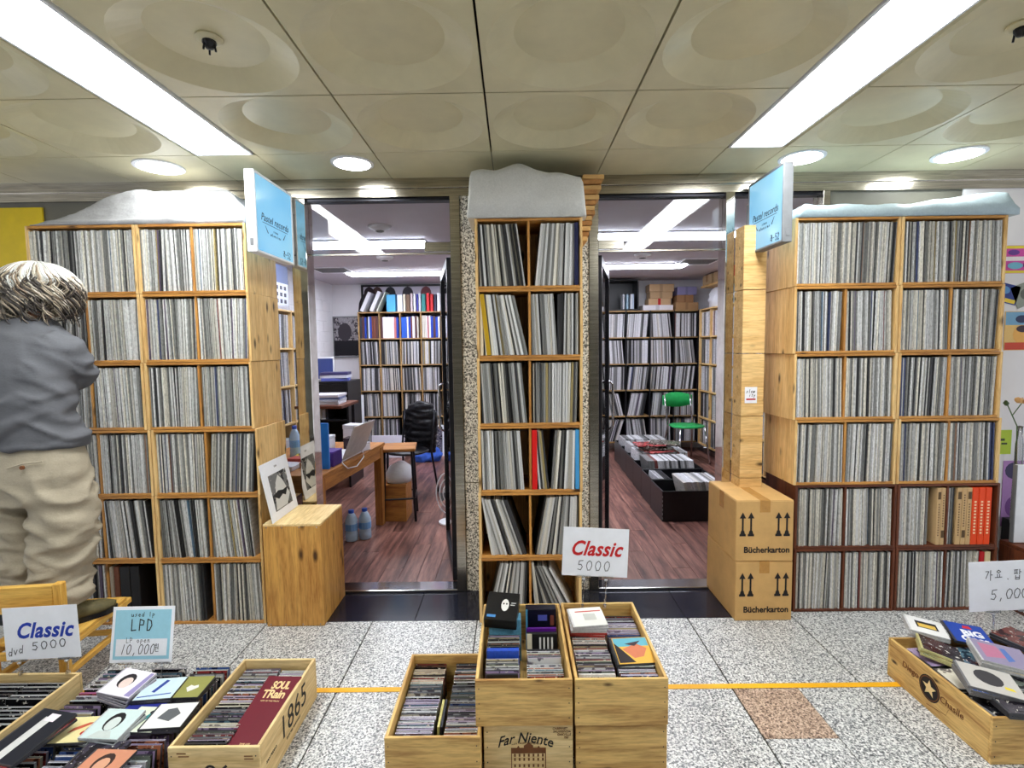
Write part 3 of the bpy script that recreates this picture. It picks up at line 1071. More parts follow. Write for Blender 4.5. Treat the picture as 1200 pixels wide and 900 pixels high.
# ---- right shelf
YR = 2.69
dblr = [1056, 1053.6, 1052, 1051.7, 1051, 1048.5]
mid_pr = [287, 367, 448, 525, 603, 680]
rr = random.Random(5)
for r_ in range(6):
    xc = at(dblr[r_], mid_pr[r_], YR).x
    z0 = CH * (5 - r_)
    wood = 'pine' if r_ < 4 else 'dark'
    for side, x0 in (('inner', xc - .543 - .002), ('outer', xc + .002)):
        cells = crate_unit(x0, YR, z0, '%s %s two-cell record crate in the %s stack of the right shelf' % (ORD[r_], 'pine' if r_ < 4 else 'dark brown', 'left' if side == 'inner' else 'right'), 'pine record crates' if r_ < 4 else 'dark record crates', wood, w=.543, div=None if r_ == 0 else .5)
        for ci, (a, b) in enumerate(cells):
            zz = z0 + BT
            en = 1.0
            if side == 'outer' and r_ == 4:
                en = .66 if ci == 0 else .12
            if side == 'outer' and r_ == 5 and ci == 1:
                en = .7
            fill_packed(packed, a, b, YR, zz, rr, dark=.09, end=en, warm=.45)
            if side == 'outer' and r_ == 4:
                boxes = []
                if ci == 0:
                    boxes = [(.022, rgb(206, 172, 126), 'tan record box with printed spine, %s of the pair in the right shelf' % q) for q in ('left', 'right')]
                    xa = b - .002 - .09 + .04
                else:
                    boxes = [(.026, rgb(208, 172, 124), 'tan record box with printed spine, %s of three beside the orange boxes' % q) for q in ('first', 'second', 'third')]
                    boxes += [(.034, rgb(238, 74, 24), 'bright orange record box, %s of the three in the right shelf' % q) for q in ('left', 'middle', 'right')]
                    xa = a + .012 + .03
                for bi, (t, c, lb) in enumerate(boxes):
                    t_ = thing('record_box', lb, 'record box', (xa, YR + .002, zz), 0, 'boxed sets in the right shelf')
                    m = MB(); m.col = c; m.cbox(0, t - .0015, 0, LPH, 0, LPH, b=.002); cs_ = m.build('case', 'paint', t_)
                    m = MB()
                    if c[2] < .05:
                        m.col = rgb(250, 214, 170)
                        for k in range(11):
                            zc = .06 + k * .017
                            m.box(t * .3, t * .62, -.0008, .001, zc, zc + .009)
                        m.build('spine_print', 'paint', cs_)
                    else:
                        m.col = rgb(92, 70, 44)
                        m.box(t * .12, t * .8, -.0008, .001, (.25, .04)[bi % 2], (.29, .08)[bi % 2])
                        for k in range(13):
                            zc = (.05, .1)[bi % 2] + k * .014
                            m.box(t * .32, t * .55, -.0008, .001, zc, zc + .007)
                        m.build('spine_print', 'paint', cs_)
                    xa += t + .001
            if side == 'outer' and r_ == 5 and ci == 1:
                xa = a + (b - a) * .72
                for (t, c, lb) in ((.026, rgb(190, 28, 32), 'dark red record box at the foot of the right shelf'), (.032, rgb(226, 206, 160), 'cream record box at the foot of the right shelf')):
                    m = MB(); m.col = c; m.cbox(0, t - .002, 0, LPH, 0, LPH - .005, b=.002)
                    tag(m.build('record_box', 'paint', loc=(xa, YR + .008, zz)), lb, 'record box'); xa += t + .001
tag(packed.build('packed_records', 'lpstuff'), 'tightly packed record sleeves filling the crates of the left and right shelves', 'records', kind='stuff')

# mustard box leaning in the second middle crate
m = MB(); m.col = rgb(186, 148, 28); m.cbox(0, .022, 0, LPH, 0, LPH, b=.002)
tag(m.build('record_box', 'paint', loc=(at(558.3, 375, YC).x + BT + .036, YC + .002, CH * 4 + BT), rot=(0, R(-6), 0)), 'mustard yellow record box leaning in the second crate of the middle shelf', 'record box')

# ---- narrow pine unit behind the right shelf
t = thing('pine_column', 'narrow pine crate column standing behind the right record shelf', 'shelf', (1.266, 2.85, 0))
for k in range(6):
    tag(part('crate_side', 'pineX', t, (0.0, .125, .0, .115, .351 * k, .351 * k + .347)), None)
p = at(880, 463, 2.848)
t = thing('sticker_card', 'small white card with black script fixed to the pine column', 'card', (p.x, 2.8495, p.z))
part('card', 'white', t, (-.034, .034, -.002, 0, -.045, .045), bev=.0005)
me = handwriting('slow', .02, .01, 'ink', .0026, .2); place('lettering', me, t, (-.003, -.0026, .022), FRONT)
me = handwriting('ity', .018, .01, 'ink', .0024, .2); place('lettering', me, t, (.006, -.0026, .0), FRONT)
part('print_bar', 'redink', t, (-.026, .026, -.0026, -.0015, -.028, -.019), bev=.0002)

# ---- covers and stacks on top of the shelves
def ramp01(v):
    v = max(0, min(1, v)); return v * v * (3 - 2 * v)


def drape(name, x0, x1, y0, y1, z0, hf, mat, label, nx=60, ny=26, sk=.006, amp=.006, seed=0, cat='cover', front_out=0.0):
    m = MB()
    top, N = [], nx + 1
    for j in range(ny + 1):
        for i in range(nx + 1):
            u, v = i / nx, j / ny
            h = hf(u, v)
            p = Vector((x0 + (x1 - x0) * u, y0 + (y1 - y0) * v, z0 + h))
            n_ = noise.fractal(Vector((p.x * 5, p.y * 7, seed)), 1.0, 2.0, 4)
            r2 = abs(noise.noise(Vector((p.x * 7 + p.y * 4, p.y * 3, seed + 9))))
            p.z += amp * n_ * (1 if h > .03 else h / .03) + amp * .8 * r2 * (h > .05)
            p.x += amp * .6 * noise.noise(Vector((p.z * 18, p.y * 6, seed + 3)))
            p.y += amp * .9 * noise.noise(Vector((p.x * 9, p.z * 11, seed + 5)))
            top.append(p)
    nv = len(top)
    bot = [Vector((p.x, p.y, z0)) for p in top]
    f = []
    for j in range(ny):
        for i in range(nx):
            a = j * N + i
            f.append([a, a + 1, a + N + 1, a + N])
            f.append([nv + a + N, nv + a + N + 1, nv + a + 1, nv + a])
    for i in range(nx):
        f.append([nv + i, nv + i + 1, i + 1, i]); a = ny * N + i; f.append([a, a + 1, nv + a + 1, nv + a])
    for j in range(ny):
        a = j * N; f.append([a, a + N, nv + a + N, nv + a]); a += nx; f.append([nv + a, nv + a + N, a + N, a])
    m.add(top + bot, f)
    o = m.build(name, mat, smooth=True)
    return tag(o, label, cat)


ZT = 6 * CH + .001
xa, xb = at(34, 262, YL).x, at(287, 260, YL).x
drape('dust_cover', xa, xb, YL + .004, YL + .31, ZT,
      lambda u, v: .004 + .2 * min(ramp01(u / .42), ramp01((1 - u) / .16) * .6 + .4 * ramp01((1 - u) / .04), .1 + ramp01(v / .5)) * (1 if v < .95 else .95),
      'tarp', 'grey plastic dust cover heaped over the top of the left record shelf', 80, 36, seed=2, amp=.014)
xa, xb = at(547.5, 250, YC).x, at(687.5, 250, YC).x
drape('dust_cover', xa, xb, YC - .012, YC + .30, ZT,
      lambda u, v: .005 + .245 * min(ramp01(u / .05 + .2), ramp01((1 - u) / .05 + .2)) * (.35 + .65 * ramp01(v / .09 + .25)) * (.84 + .16 * ramp01(1 - abs(u - .4) * 1.9) + .03 * math.sin(u * 17 + v * 5)),
      'covercloth', 'white cloth cover tucked over the top of the middle record shelf', 70, 50, seed=5, amp=.011)
xa, xb = at(934, 245, YR).x, at(1196, 245, YR).x
drape('dust_cover', xa, xb, YR - .006, YR + .3, ZT,
      lambda u, v: .004 + (.062 + .045 * ramp01((u - .45) / .4)) * ramp01(u / .05 + .15) * (.5 + .5 * ramp01((1 - u) / .05)) * (.45 + .55 * ramp01(v / .12 + .2)),
      'bluetarp', 'pale blue plastic sheet folded flat on top of the right record shelf', 70, 26, seed=8, amp=.011)
# flattened cardboard beside the middle cover
t = thing('cardboard_stack', 'stack of flattened brown cardboard beside the cover of the middle shelf', 'cardboard', (.352, YC + .08, 2.0))
zc = 0
for k in range(13):
    w = .03 + .075 * (k / 12) + rr.uniform(-.008, .008)
    part('cardboard_sheet', 'cardboard_dark' if k % 2 else 'cardboard', t, (.012, .012 + w, rr.uniform(0, .02), .26, zc, zc + .022), bev=.001, rot=(0, R(rr.uniform(-2, 2)), 0))
    zc += .0262

# ================================================================== SIGNS, CARTONS, PINE BOX
def atz(px, py, z):
    d = CM @ Vector(((px - 600) / F, (450 - py) / F, -1.0))
    return CAM + d * ((z - CAM.z) / d.z)


def blade_sign(xc, y0, y1, z0, z1, face, frame, label):
    """a lit box sign standing out from the shop front; face = +1 looks to +x, -1 to -x"""
    L, hh, w = y1 - y0, z1 - z0, .024
    t = thing('blade_sign', label, 'sign', (xc, y0, z0))
    b = .012
    part('sign_frame', frame, t, (-w, w, 0, b, 0, hh), (-w, w, L - b, L, 0, hh), (-w, w, b, L - b, 0, b), (-w, w, b, L - b, hh - b, hh), bev=.002)
    fp = part('sign_face', 'sign', t, (w - .006, w - .003, b, L - b, b, hh - b), bev=.0005)
    fn_ = part('sign_face', 'sign', t, (-w + .003, -w + .006, b, L - b, b, hh - b), bev=.0005)
    part('sign_core', 'whiteplastic', t, (-w + .008, w - .008, b, L - b, b, hh - b))
    part('switch', 'grey', t, (-.008, .008, -.003, .001, .03, .065), bev=.001)
    part('bracket', 'grey', t, (-.02, .02, L, L + .03, .06, hh - .1))
    rot = (math.pi / 2, 0, face * math.pi / 2)
    X = face * (w - .0024)
    dirn = face           # reading direction along +y for +1

    def put(me, s, z, nm='lettering'):
        place(nm, me, fp if face > 0 else fn_, (X, L / 2 + dirn * s, z), rot)
    put(text_mesh('Pastel records', .052, 'ink', 0, .25, 1.05, width=L * .72), 0, hh * .47)
    m = MB(); m.box(-L * .33, L * .33, -.0012, .0012, 0, .0008); put(m.mesh('rule', 'ink'), 0, hh * .405, 'rule')
    put(handwriting('since', .013, .009, 'ink', .0022), 0, hh * .345)
    put(handwriting('wtonsies', .015, .012, 'ink', .0024), 0, hh * .29)
    m = MB()
    for s in (-1, 1):
        a, b_ = Vector((s * L * .27, .016, .0004)), Vector((s * L * .2, -.018, .0004))
        n_ = Vector((.005, 0, 0))
        m.add([a - n_ * .4, a + n_ * .4, b_ + n_, b_ - n_], [(0, 1, 2, 3) if s < 0 else (3, 2, 1, 0)])
    put(m.mesh('slash_mark', 'ink'), 0, hh * .335, 'slash_mark')
    put(handwriting('라-52', .034, .018, 'ink', .004), L * .3, hh * .1)
    return t


blade_sign(-1.262, 2.52, 2.945, 1.935, 2.326, 1, 'whiteplastic', 'lit pale blue box sign in a white frame beside the left shelf')
blade_sign(1.35, 2.565, 2.945, 1.955, 2.34, -1, 'grey', 'lit pale blue box sign in a grey frame beside the right shelf')

# ---- pine display box with the leaning record
px_box = thing('pine_box', 'tall knotty pine box standing on end beside the left shelf', 'box', (-1.32, 2.60, 0))
W_, D_, H_ = .302, .335, .552
bpx = part('front_panel', 'boxZ', px_box, (0, W_, 0, .012, 0.001, H_ - .012))
part('side_panel', 'boxZ', px_box, (W_ - .014, W_, .012, D_, 0.001, H_ - .012))
part('side_panel', 'boxZ', px_box, (0, .014, .012, D_, 0.001, H_ - .012))
part('back_panel', 'boxZ', px_box, (.014, W_ - .014, D_ - .012, D_, 0.001, H_ - .012))
for k in range(2):
    part('top_board', 'paleY', px_box, (k * W_ / 2, (k + 1) * W_ / 2 - .001, 0, D_, H_ - .012, H_))
m = MB()
for x in (.02, .1, .19, W_ - .02):
    for z in (.012, H_ - .018):
        m.tube([(x, .002, z), (x, -.0012, z)], .0035, 8)
m.build('screw_heads', 'chrome', bpx)

rec = thing('leaning_record', 'white record sleeve with a grey photograph leaning on top of the pine box', 'record', (-1.264, 2.60, H_ + .0015))
rec.rotation_euler = (0, R(-11), 0)
slv = part('sleeve', 'white', rec, (-.004, 0, 0, .312, 0, .312), bev=.0008)
m = MB(); m.col = rgb(120, 120, 120)
m.box(0, .0006, .06, .262, .045, .24)
m.build('photo_print', 'cover', slv)
m = MB()
m.col = rgb(214, 214, 212)
m.mx = Matrix.Translation((0.0012, 0, 0)) @ Matrix.Rotation(math.pi / 2, 4, 'Z')
m.prism([(.07, .05), (.2, .05), (.25, .1), (.2, .19), (.16, .225), (.12, .19), (.09, .12)], -.0003, .0)
m.col = rgb(30, 30, 32)
m.prism([(.06, .13), (.12, .1), (.17, .115), (.2, .1), (.24, .14), (.18, .135), (.13, .145)], -.0007, -.0003)
m.build('photo_print', 'paint', slv)
place('lettering', text_mesh('ECM', .014, 'pencil', 0), slv, (.0006, .16, .275), (math.pi / 2, 0, math.pi / 2))

# ---- two cartons
def carton(z0, h, dx, label, seed):
    w, d = .298, .39
    t = thing('book_carton', label, 'cardboard box', (1.147 + dx, 2.605, z0), R(-.6 if seed else .4), 'moving cartons')
    bx = MB()
    bx.cbox(0, w, 0, d, 0.0005, h, b=.004)
    body = bx.build('carton_body', 'cardboard', t)
    part('top_flap', 'cardboard', t, (.002, w / 2 - .001, .002, d - .002, h, h + .003), bev=.001)
    part('top_flap', 'cardboard', t, (w / 2 + .001, w - .002, .002, d - .002, h, h + .003), bev=.001)
    tp = .06
    part('packing_tape', 'tape', t, (w / 2 - .026, w / 2 + .026, -.001, d, h + .003, h + .0036), (w / 2 - .026, w / 2 + .026, -.0012, .0004, h - tp, h + .0032), bev=.0002)
    if seed:
        part('packing_tape', 'tape', t, (-.0008, 0.0004, .16, .22, h - .09, h), bev=.0001)
    for cx in (.035, .078, w - .078, w - .035):
        zb = h * .42
        m = MB()
        m.box(cx - .016, cx + .016, -.0012, .0006, zb, zb + .012)
        m.prism([(cx - .012, zb + .012), (cx + .012, zb + .012), (cx + .0075, zb + .03), (cx - .0075, zb + .03)], -.0012, .0006)
        m.box(cx - .0045, cx + .0045, -.0012, .0006, zb + .03, zb + .1)
        m.prism([(cx - .0165, zb + .095), (cx + .0165, zb + .095), (cx, zb + .127)], -.0013, .0006)
        m.build('up_arrow', 'ink', body)
    place('lettering', text_mesh('Bücherkarton', .045, 'ink', .0012, width=.235), body, (w * .54, -.0008, h * .19), FRONT)
    return t


carton(0, .318, 0, 'lower brown book carton with black arrows beside the right shelf', 0)
carton(.3225, .322, -.004, 'upper brown book carton with black arrows beside the right shelf', 1)

# ================================================================== FOREGROUND CRATES AND DISCS
def wine_crate(x0, x1, y0, y1, z0, h, label, mats=('wineX', 'wineY'), group='wooden crates on the floor', slots=True):
    t = thing('wooden_crate', label, 'crate', ((x0 + x1) / 2, (y0 + y1) / 2, z0), 0, group)
    w, d, b = (x1 - x0) / 2, (y1 - y0) / 2, .011
    fb = part('front_board', mats[0], t, (-w, w, -d, -d + b, 0.001, h), bev=.0015)
    part('back_board', mats[0], t, (-w, w, d - b, d, 0.001, h), bev=.0015)
    part('side_board', mats[1], t, (-w, -w + b, -d + b, d - b, 0.001, h), bev=.0015)
    part('side_board', mats[1], t, (w - b, w, -d + b, d - b, 0.001, h), bev=.0015)
    part('bottom_board', mats[1], t, (-w + b, w - b, -d + b, d - b, 0.001, .01), bev=.001)
    m = MB()
    for x in (-w + .012, w - .012):
        for z in (.03, h / 2, h - .03):
            m.tube([(x, -d + .002, z), (x, -d - .0008, z)], .0022, 6)
    m.build('nail_heads', 'darkmetal', fb)
    return t


COVERS = [rgb(*c) for c in ((226, 226, 230), (40, 40, 46), (196, 196, 204), (150, 60, 60), (70, 96, 160), (206, 190, 150), (120, 128, 120), (170, 150, 190), (20, 20, 24), (220, 214, 200), (96, 130, 150), (190, 120, 90))]
EDGES = [rgb(*c) for c in ((236, 236, 242), (206, 204, 218), (58, 58, 64), (176, 176, 184), (222, 214, 226), (120, 120, 128), (196, 178, 206), (120, 104, 112), (226, 220, 200))]
CDM = {}


def cd_mesh(w, h, t, cover, edge):
    key = (w, h, t, cover, edge)
    if key not in CDM:
        m = MB()
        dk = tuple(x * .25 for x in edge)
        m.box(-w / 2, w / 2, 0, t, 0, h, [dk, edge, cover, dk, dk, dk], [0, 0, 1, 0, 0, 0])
        # the dark gap line of the jewel case along the top
        m.box(-w / 2 + .004, w / 2 - .004, t * .38, t * .62, h - .001, h + .0006, [rgb(24, 24, 28)] * 6, [0] * 6)
        CDM[key] = m.mesh('disc_case', ['cd', 'cover'])
    return CDM[key]


n_cd = 0


def cd_row(xc, y0, y1, z, label, group, r, lean=10, w=.1395, h=.122, step=.0125, dark=.2, palette=None, edges=None, name='disc_case'):
    """discs filed one behind the other from y0 to y1, covers to the front"""
    global n_cd
    y = y0
    i = 0
    while y < y1:
        i += 1
        e = r.choice(edges or EDGES)
        c = r.choice(palette or COVERS)
        if r.random() < dark * .6:
            e = EDGES[2]
        t = r.choice((.0095, .0105))
        o = place(name, cd_mesh(w, h, t, c, e), None, (xc + r.uniform(-.0015, .0015), y, z + t * math.sin(R(max(lean, 0)))), (R(-lean + r.uniform(-2, 2)), 0, R(r.uniform(-1, 1))))
        tag(o, '%s-edged disc, %s from the front, %s' % (colour_word(e), nth(i), label), 'disc', group)
        n_cd += 1
        y += step * r.uniform(.92, 1.1) / math.cos(R(lean))


def short(s):
    w = s.split()[:11]
    while w[-1].strip(',') in ('in', 'on', 'near', 'the', 'of', 'with', 'at', 'a', 'and', 'right', 'front', 'back', 'lying') and len(s.split()) > 11:
        w.pop()
    return ' '.join(w).strip(',')


def flat_cd(x, y, z, rz, cover, label, tilt=(0, 0), w=.142, h=.125, t=.0105, n=1, edge=None, group=None, mat='cover', shapes=None, text=None):
    """a disc lying cover up (n of them stacked), with optional printed shapes on the cover"""
    for k in range(n):
        top = k == n - 1
        o = thing('disc_case', label if top else 'disc case %s under the %s' % (('directly', 'second', 'third', 'fourth', 'fifth')[n - 2 - k], short(label)), 'disc', (x, y, z + k * (t + .0006)), R(rz + (0 if top else rnd.uniform(-7, 7))), group)
        o.rotation_euler = (R(tilt[0]), R(tilt[1]), o.rotation_euler[2])
        m = MB(); m.col = edge or rgb(60, 60, 66); m.cbox(-w / 2, w / 2, -h / 2, h / 2, 0, t, b=.001); m.build('case', 'cd', o)
        m = MB(); m.col = cover if top else rnd.choice(COVERS)
        m.box(-w / 2 + .008, w / 2 - .001, -h / 2 + .001, h / 2 - .001, t, t + .0006); cv = m.build('cover_sheet', mat if top else 'cover', o)
        if top and shapes:
            m = MB()
            for i, (col, poly) in enumerate(shapes):
                m.col = col
                zt = t + .0007 + i * .0002
                m.add([(p[0] * w / 2, p[1] * h / 2, zt) for p in poly], [list(range(len(poly)))])
            m.build('cover_print', 'paint', cv)
        if top and text:
            for (tx, size, mt, bold, dx, dy) in text:
                place('lettering', text_mesh(tx, size, mt, bold, ext=.0002), cv, (dx, dy, t + .0011))
    return o


def oval(cx, cy, rx, ry, n=14, a0=0.0, a1=2 * math.pi):
    return [(cx + rx * math.cos(a0 + (a1 - a0) * k / n), cy + ry * math.sin(a0 + (a1 - a0) * k / n)) for k in range(n)]


def portrait(skin, hair, bg=None, cx=.0, cy=.0, s=1.0):
    sh = []
    if bg:
        sh.append((bg, [(-.85, -.95), (.95, -.95), (.95, .95), (-.85, .95)]))
    sh.append((hair, oval(cx, cy + .12 * s, .42 * s, .62 * s)))
    sh.append((skin, oval(cx + .02, cy - .02, .3 * s, .46 * s)))
    sh.append((tuple(x * .9 for x in skin), [(cx - .6 * s, -.95), (cx + .6 * s, -.95), (cx + .3 * s, cy - .5 * s), (cx - .3 * s, cy - .5 * s)]))
    return sh


GG = 'discs filed in the floor crates'
r2 = random.Random(21)

# upper centre crates A and B on lower crates
wine_crate(-.12, .186, 1.665, 2.17, 0, .17, 'pale wooden crate printed Far Niente, under the left centre crate', ('paleX', 'paleY'))
far = [o for o in bpy.data.objects if o.get('label', '').startswith('pale wooden crate printed')][0]
wine_crate(.196, .507, 1.66, 2.165, 0, .17, 'plain wooden crate under the right centre crate')
A = wine_crate(-.145, .184, 1.65, 2.165, .1705, .165, 'wooden crate of discs and boxed sets stacked on the Far Niente crate')
B = wine_crate(.192, .507, 1.65, 2.17, .1705, .165, 'wooden crate of discs with the red Classic card at its back')
C = wine_crate(-.446, -.128, 1.605, 2.072, 0, .17, 'wooden crate of discs on the floor left of the two stacked crates')
D = wine_crate(-1.145, -.845, 1.572, 2.05, 0, .17, 'pale wooden crate marked 1865 with a dark red boxed set in it', ('paleX', 'paleY'))
E = wine_crate(-2.11, -1.76, 1.40, 1.972, 0, .17, 'pale wooden crate of black disc cases behind the blue Classic card', ('paleX', 'paleY'))
G = wine_crate(1.622, 2.14, 1.668, 2.158, 0, .17, 'wide wooden crate heaped with discs at the right edge', ('wineX', 'wineY'))

# printing on the crates
def board(crate, nm, side=0):
    c = [o for o in crate.children if o.name.split('.')[0] == nm]
    return c[side]


farF, DS, DF, ES, GS = board(far, 'front_board'), board(D, 'side_board', 1), board(D, 'front_board'), board(E, 'side_board', 1), board(G, 'side_board', 0)
fy = -.2533
place('lettering', text_mesh('Far Niente', .052, 'ink', .0004, .3, 1.0, arc=2.2, width=.19), farF, (-.012, fy, .118), FRONT)
place('lettering', text_mesh('NAPA VALLEY WINE ESTATE', .009, 'brownink', 0, 0, 1.2, arc=1.8, width=.1), farF, (-.008, fy, .099), FRONT)
for k, tx in enumerate(('CABERNET', 'SAUVIGNON', 'OAKVILLE', '750')):
    place('lettering', text_mesh(tx, .0105, 'brownink', 0, .2), farF, (.108 + .007 * k, fy, .151 - .011 * k), FRONT)
m = MB()
m.box(-.06, .06, fy, fy + .001, .062, .082)
m.box(-.062, .062, fy, fy + .001, .0, .003)
for x in (-.06, .057):
    m.box(x, x + .003, fy, fy + .001, .0, .062)
m.prism([(-.016, .07), (.016, .07), (.016, .09), (0, .1), (-.016, .09)], fy - .0004, fy + .001)
for x in (-.035, .035):
    m.prism([(x - .012, .07), (x + .012, .07), (x, .09)], fy - .0003, fy + .001)
for z in (.012, .035, .05):
    for k in range(7):
        m.box(-.05 + k * .016, -.044 + k * .016, fy, fy + .001, z, z + .01)
m.build('house_print', 'brownink', farF)
place('lettering', text_mesh('1865', .12, 'ink', 0, .0, 1.05, width=.2), DS, (.1507, .02, .1), (math.pi / 2, 0, math.pi / 2))
place('lettering', text_mesh('SELECTED VINEYARDS', .012, 'ink', 0), DS, (.1507, .01, .045), (math.pi / 2, 0, math.pi / 2))
place('lettering', text_mesh('SAN PEDRO', .014, 'ink', 0), DS, (.1507, -.16, .08), (math.pi / 2, 0, math.pi / 2))
place('lettering', text_mesh('96', .09, 'ink', 0, 0), DF, (.01, -.2394, .075), FRONT)
m = MB()
for (a, b) in (((-.12, .15), (-.09, .16)), ((-.115, .14), (-.08, .155)), ((.1, .13), (.13, .12)), ((.1, .14), (.128, .135))):
    m.box(a[0], b[0], -.2402, -.2385, a[1] - .002, a[1] + .001)
m.build('stencil_mark', 'brownink', DF)
place('lettering', text_mesh('Lionnie', .075, 'ink', 0, .3, width=.17), ES, (.1756, -.1, .1), (math.pi / 2, 0, math.pi / 2))
# emblem on the left side of the right crate
rotL = (math.pi / 2, 0, -math.pi / 2)
m = MB()
m.add([(p[0], p[1], 0) for p in oval(0, 0, .05, .05, 28)], [list(range(28))])
place('emblem_disc', m.mesh('emblem_disc', 'ink'), GS, (-.2596, .02, .092), rotL)
m = MB()
star = [((.034 if k % 2 == 0 else .015) * math.sin(k * math.pi / 5), (.034 if k % 2 == 0 else .015) * math.cos(k * math.pi / 5), .0006) for k in range(10)]
m.add(star + [(0, 0, .0006)], [(10, (k + 1) % 10, k) for k in range(10)])
place('emblem_star', m.mesh('emblem_star', 'gold'), GS, (-.2596, .02, .092), rotL)
m = MB()
for k in range(24):
    a, b = 2 * math.pi * k / 24, 2 * math.pi * (k + 1) / 24
    m.add([(.042 * math.cos(a), .042 * math.sin(a), .0006), (.042 * math.cos(b), .042 * math.sin(b), .0006), (.046 * math.cos(b), .046 * math.sin(b), .0006), (.046 * math.cos(a), .046 * math.sin(a), .0006)], [(0, 1, 2, 3)])
place('emblem_ring', m.mesh('emblem_ring', 'brownink'), GS, (-.2596, .02, .092), rotL)
place('lettering', text_mesh('Diego', .036, 'brownink', .0004, .1), GS, (-.2596, .118, .105), rotL)
place('lettering', text_mesh('Chaslle', .036, 'brownink', .0004, .1), GS, (-.2596, -.082, .088), rotL)
m = MB()
m.add([(.0, -.004, 0), (.09, .014, 0), (.09, .016, 0), (0, -.001, 0), (.1, .045, 0), (.102, .045, 0)], [(0, 1, 2, 3), (1, 5, 4, 2)])
place('flourish', m.mesh('flourish', 'brownink'), GS, (-.2596, .03, .025), rotL)

# crate C
lilac = [rgb(*c) for c in ((238, 236, 244), (206, 196, 222), (224, 216, 234), (176, 160, 196), (40, 40, 46), (214, 220, 226))]
cd_row(-.362, 1.63, 1.84, .0112, 'left row front of the low centre crate', GG, r2, 8, edges=lilac, dark=.06, w=.128)
cd_row(-.362, 1.86, 2.04, .0112, 'left row back of the low centre crate', GG, r2, 8, dark=.3, w=.128, edges=[rgb(230, 220, 200), rgb(30, 28, 30), rgb(206, 190, 170)])
cd_row(-.2, 1.64, 1.90, .0112, 'right row front of the low centre crate', GG, r2, 8, w=.112, dark=.25)
cd_row(-.2, 1.92, 2.04, .0112, 'right row back of the low centre crate', GG, r2, 8, w=.112, dark=.4)
for k, (c, lb) in enumerate(((rgb(214, 206, 130), 'cream spined disc on its side between the two rows'), (rgb(30, 30, 44), 'navy spined disc on its side between the two rows'))):
    m = MB(); m.col = c; m.cbox(0, .009, 0, .142, 0, .122, b=.001)
    tag(m.build('disc_case', 'cd', loc=(-.292 + k * .0105, 1.70, .0112), rot=(0, R(3), 0)), lb + ' of the low centre crate', 'disc')

# crate A: boxed sets and discs
zA = .1705 + .0112
cd_row(-.055, 1.69, 1.76, zA, 'front left bundle of the left centre crate', GG, r2, 14, w=.118, h=.14, dark=.5)
cd_row(-.055, 1.86, 1.95, zA, 'middle left bundle of the left centre crate', GG, r2, 10, w=.125, dark=.2, edges=[rgb(96, 96, 92), rgb(150, 146, 136), rgb(60, 60, 60)])
cd_row(.098, 1.69, 1.76, zA, 'front right bundle of the left centre crate', GG, r2, 14, w=.128, h=.12, dark=.05, edges=[rgb(230, 230, 234), rgb(206, 206, 210)])
cd_row(.098, 1.80, 1.86, zA, 'middle right bundle of the left centre crate', GG, r2, 10, w=.125, dark=.8)


def boxset(x, y, z, w, d, h, c, lb, lean=0, extra=None, rz=0):
    t = thing('boxed_set', lb, 'box set', (x, y, z + d * math.sin(R(lean))))
    t.rotation_euler = (R(-lean), 0, R(rz))
    m = MB(); m.col = c; m.cbox(-w / 2, w / 2, 0, d, 0, h, b=.0015); cs_ = m.build('case', 'cd', t)
    if extra:
        for (c2, a, b, z0, z1) in extra:
            m = MB(); m.col = c2; m.box(a * w, b * w, -.0012, .0006, z0 * h, z1 * h); m.build('print_band', 'paint', cs_)
    return t


boxset(-.055, 1.668, zA, .112, .011, .145, rgb(34, 34, 40), 'dark disc box with a yellow band at the front of the left centre crate', 10, [(rgb(232, 222, 40), -.42, .44, .7, .86), (rgb(196, 160, 140), -.08, .08, .3, .58), (rgb(210, 210, 214), -.2, .2, .1, .16)])
boxset(-.055, 1.80, zA, .12, .026, .15, rgb(46, 84, 196), 'bright blue disc box in the left centre crate', 8, [(rgb(150, 196, 226), -.4, .45, .5, .75)])
boxset(-.05, 1.985, zA, .13, .07, .165, rgb(110, 178, 214), 'tall light blue disc box in the left centre crate', 6)
t = thing('boxed_set', 'black disc box with a white face print lying on the light blue box', 'box set', (-.06, 2.055, .352), R(-6))
t.rotation_euler = (R(22), R(2), R(-7))
m = MB(); m.col = rgb(18, 18, 20); m.cbox(-.066, .066, -.075, .065, 0, .05, b=.002); m.build('case', 'cd', t)
m = MB(); m.col = rgb(220, 218, 214)
m.add([(p[0], p[1], .0506) for p in oval(.012, .0, .016, .03, 12)], [list(range(12))])
m.col = rgb(30, 30, 30)
for (x, y) in ((.006, .006), (.018, .006)):
    m.add([(p[0], p[1], .051) for p in oval(x, y, .0035, .005, 8)], [list(range(8))])
m.col = rgb(70, 130, 190); m.box(-.055, -.02, -.062, -.05, .05, .0506)
m.col = rgb(200, 200, 200); m.box(.036, .055, .01, .014, .05, .0506); m.box(.034, .052, .0, .004, .05, .0506)
m.build('face_print', 'paint', t)
boxset(.1, 2.07, zA, .128, .05, .168, rgb(20, 22, 40), 'dark night blue disc box at the back of the left centre crate', 4, [(rgb(96, 180, 226), -.5, -.44, .0, 1.0), (rgb(88, 96, 190), -.1, .2, .72, .86), (rgb(130, 70, 60), .3, .42, .6, .85)])
boxset(.098, 1.99, zA, .122, .012, .13, rgb(92, 30, 140), 'purple banded disc box in the left centre crate', 8, [(rgb(190, 190, 196), -.5, -.3, .0, .85)])
boxset(.098, 1.93, zA, .12, .02, .14, rgb(30, 30, 32), 'black disc box with slanted white stripes in the left centre crate', 8, [(rgb(222, 214, 190), -.5, -.34, 0, 1)] + [(rgb(226, 226, 226), -.1 + .13 * k, -.04 + .13 * k, .2, .9) for k in range(4)])

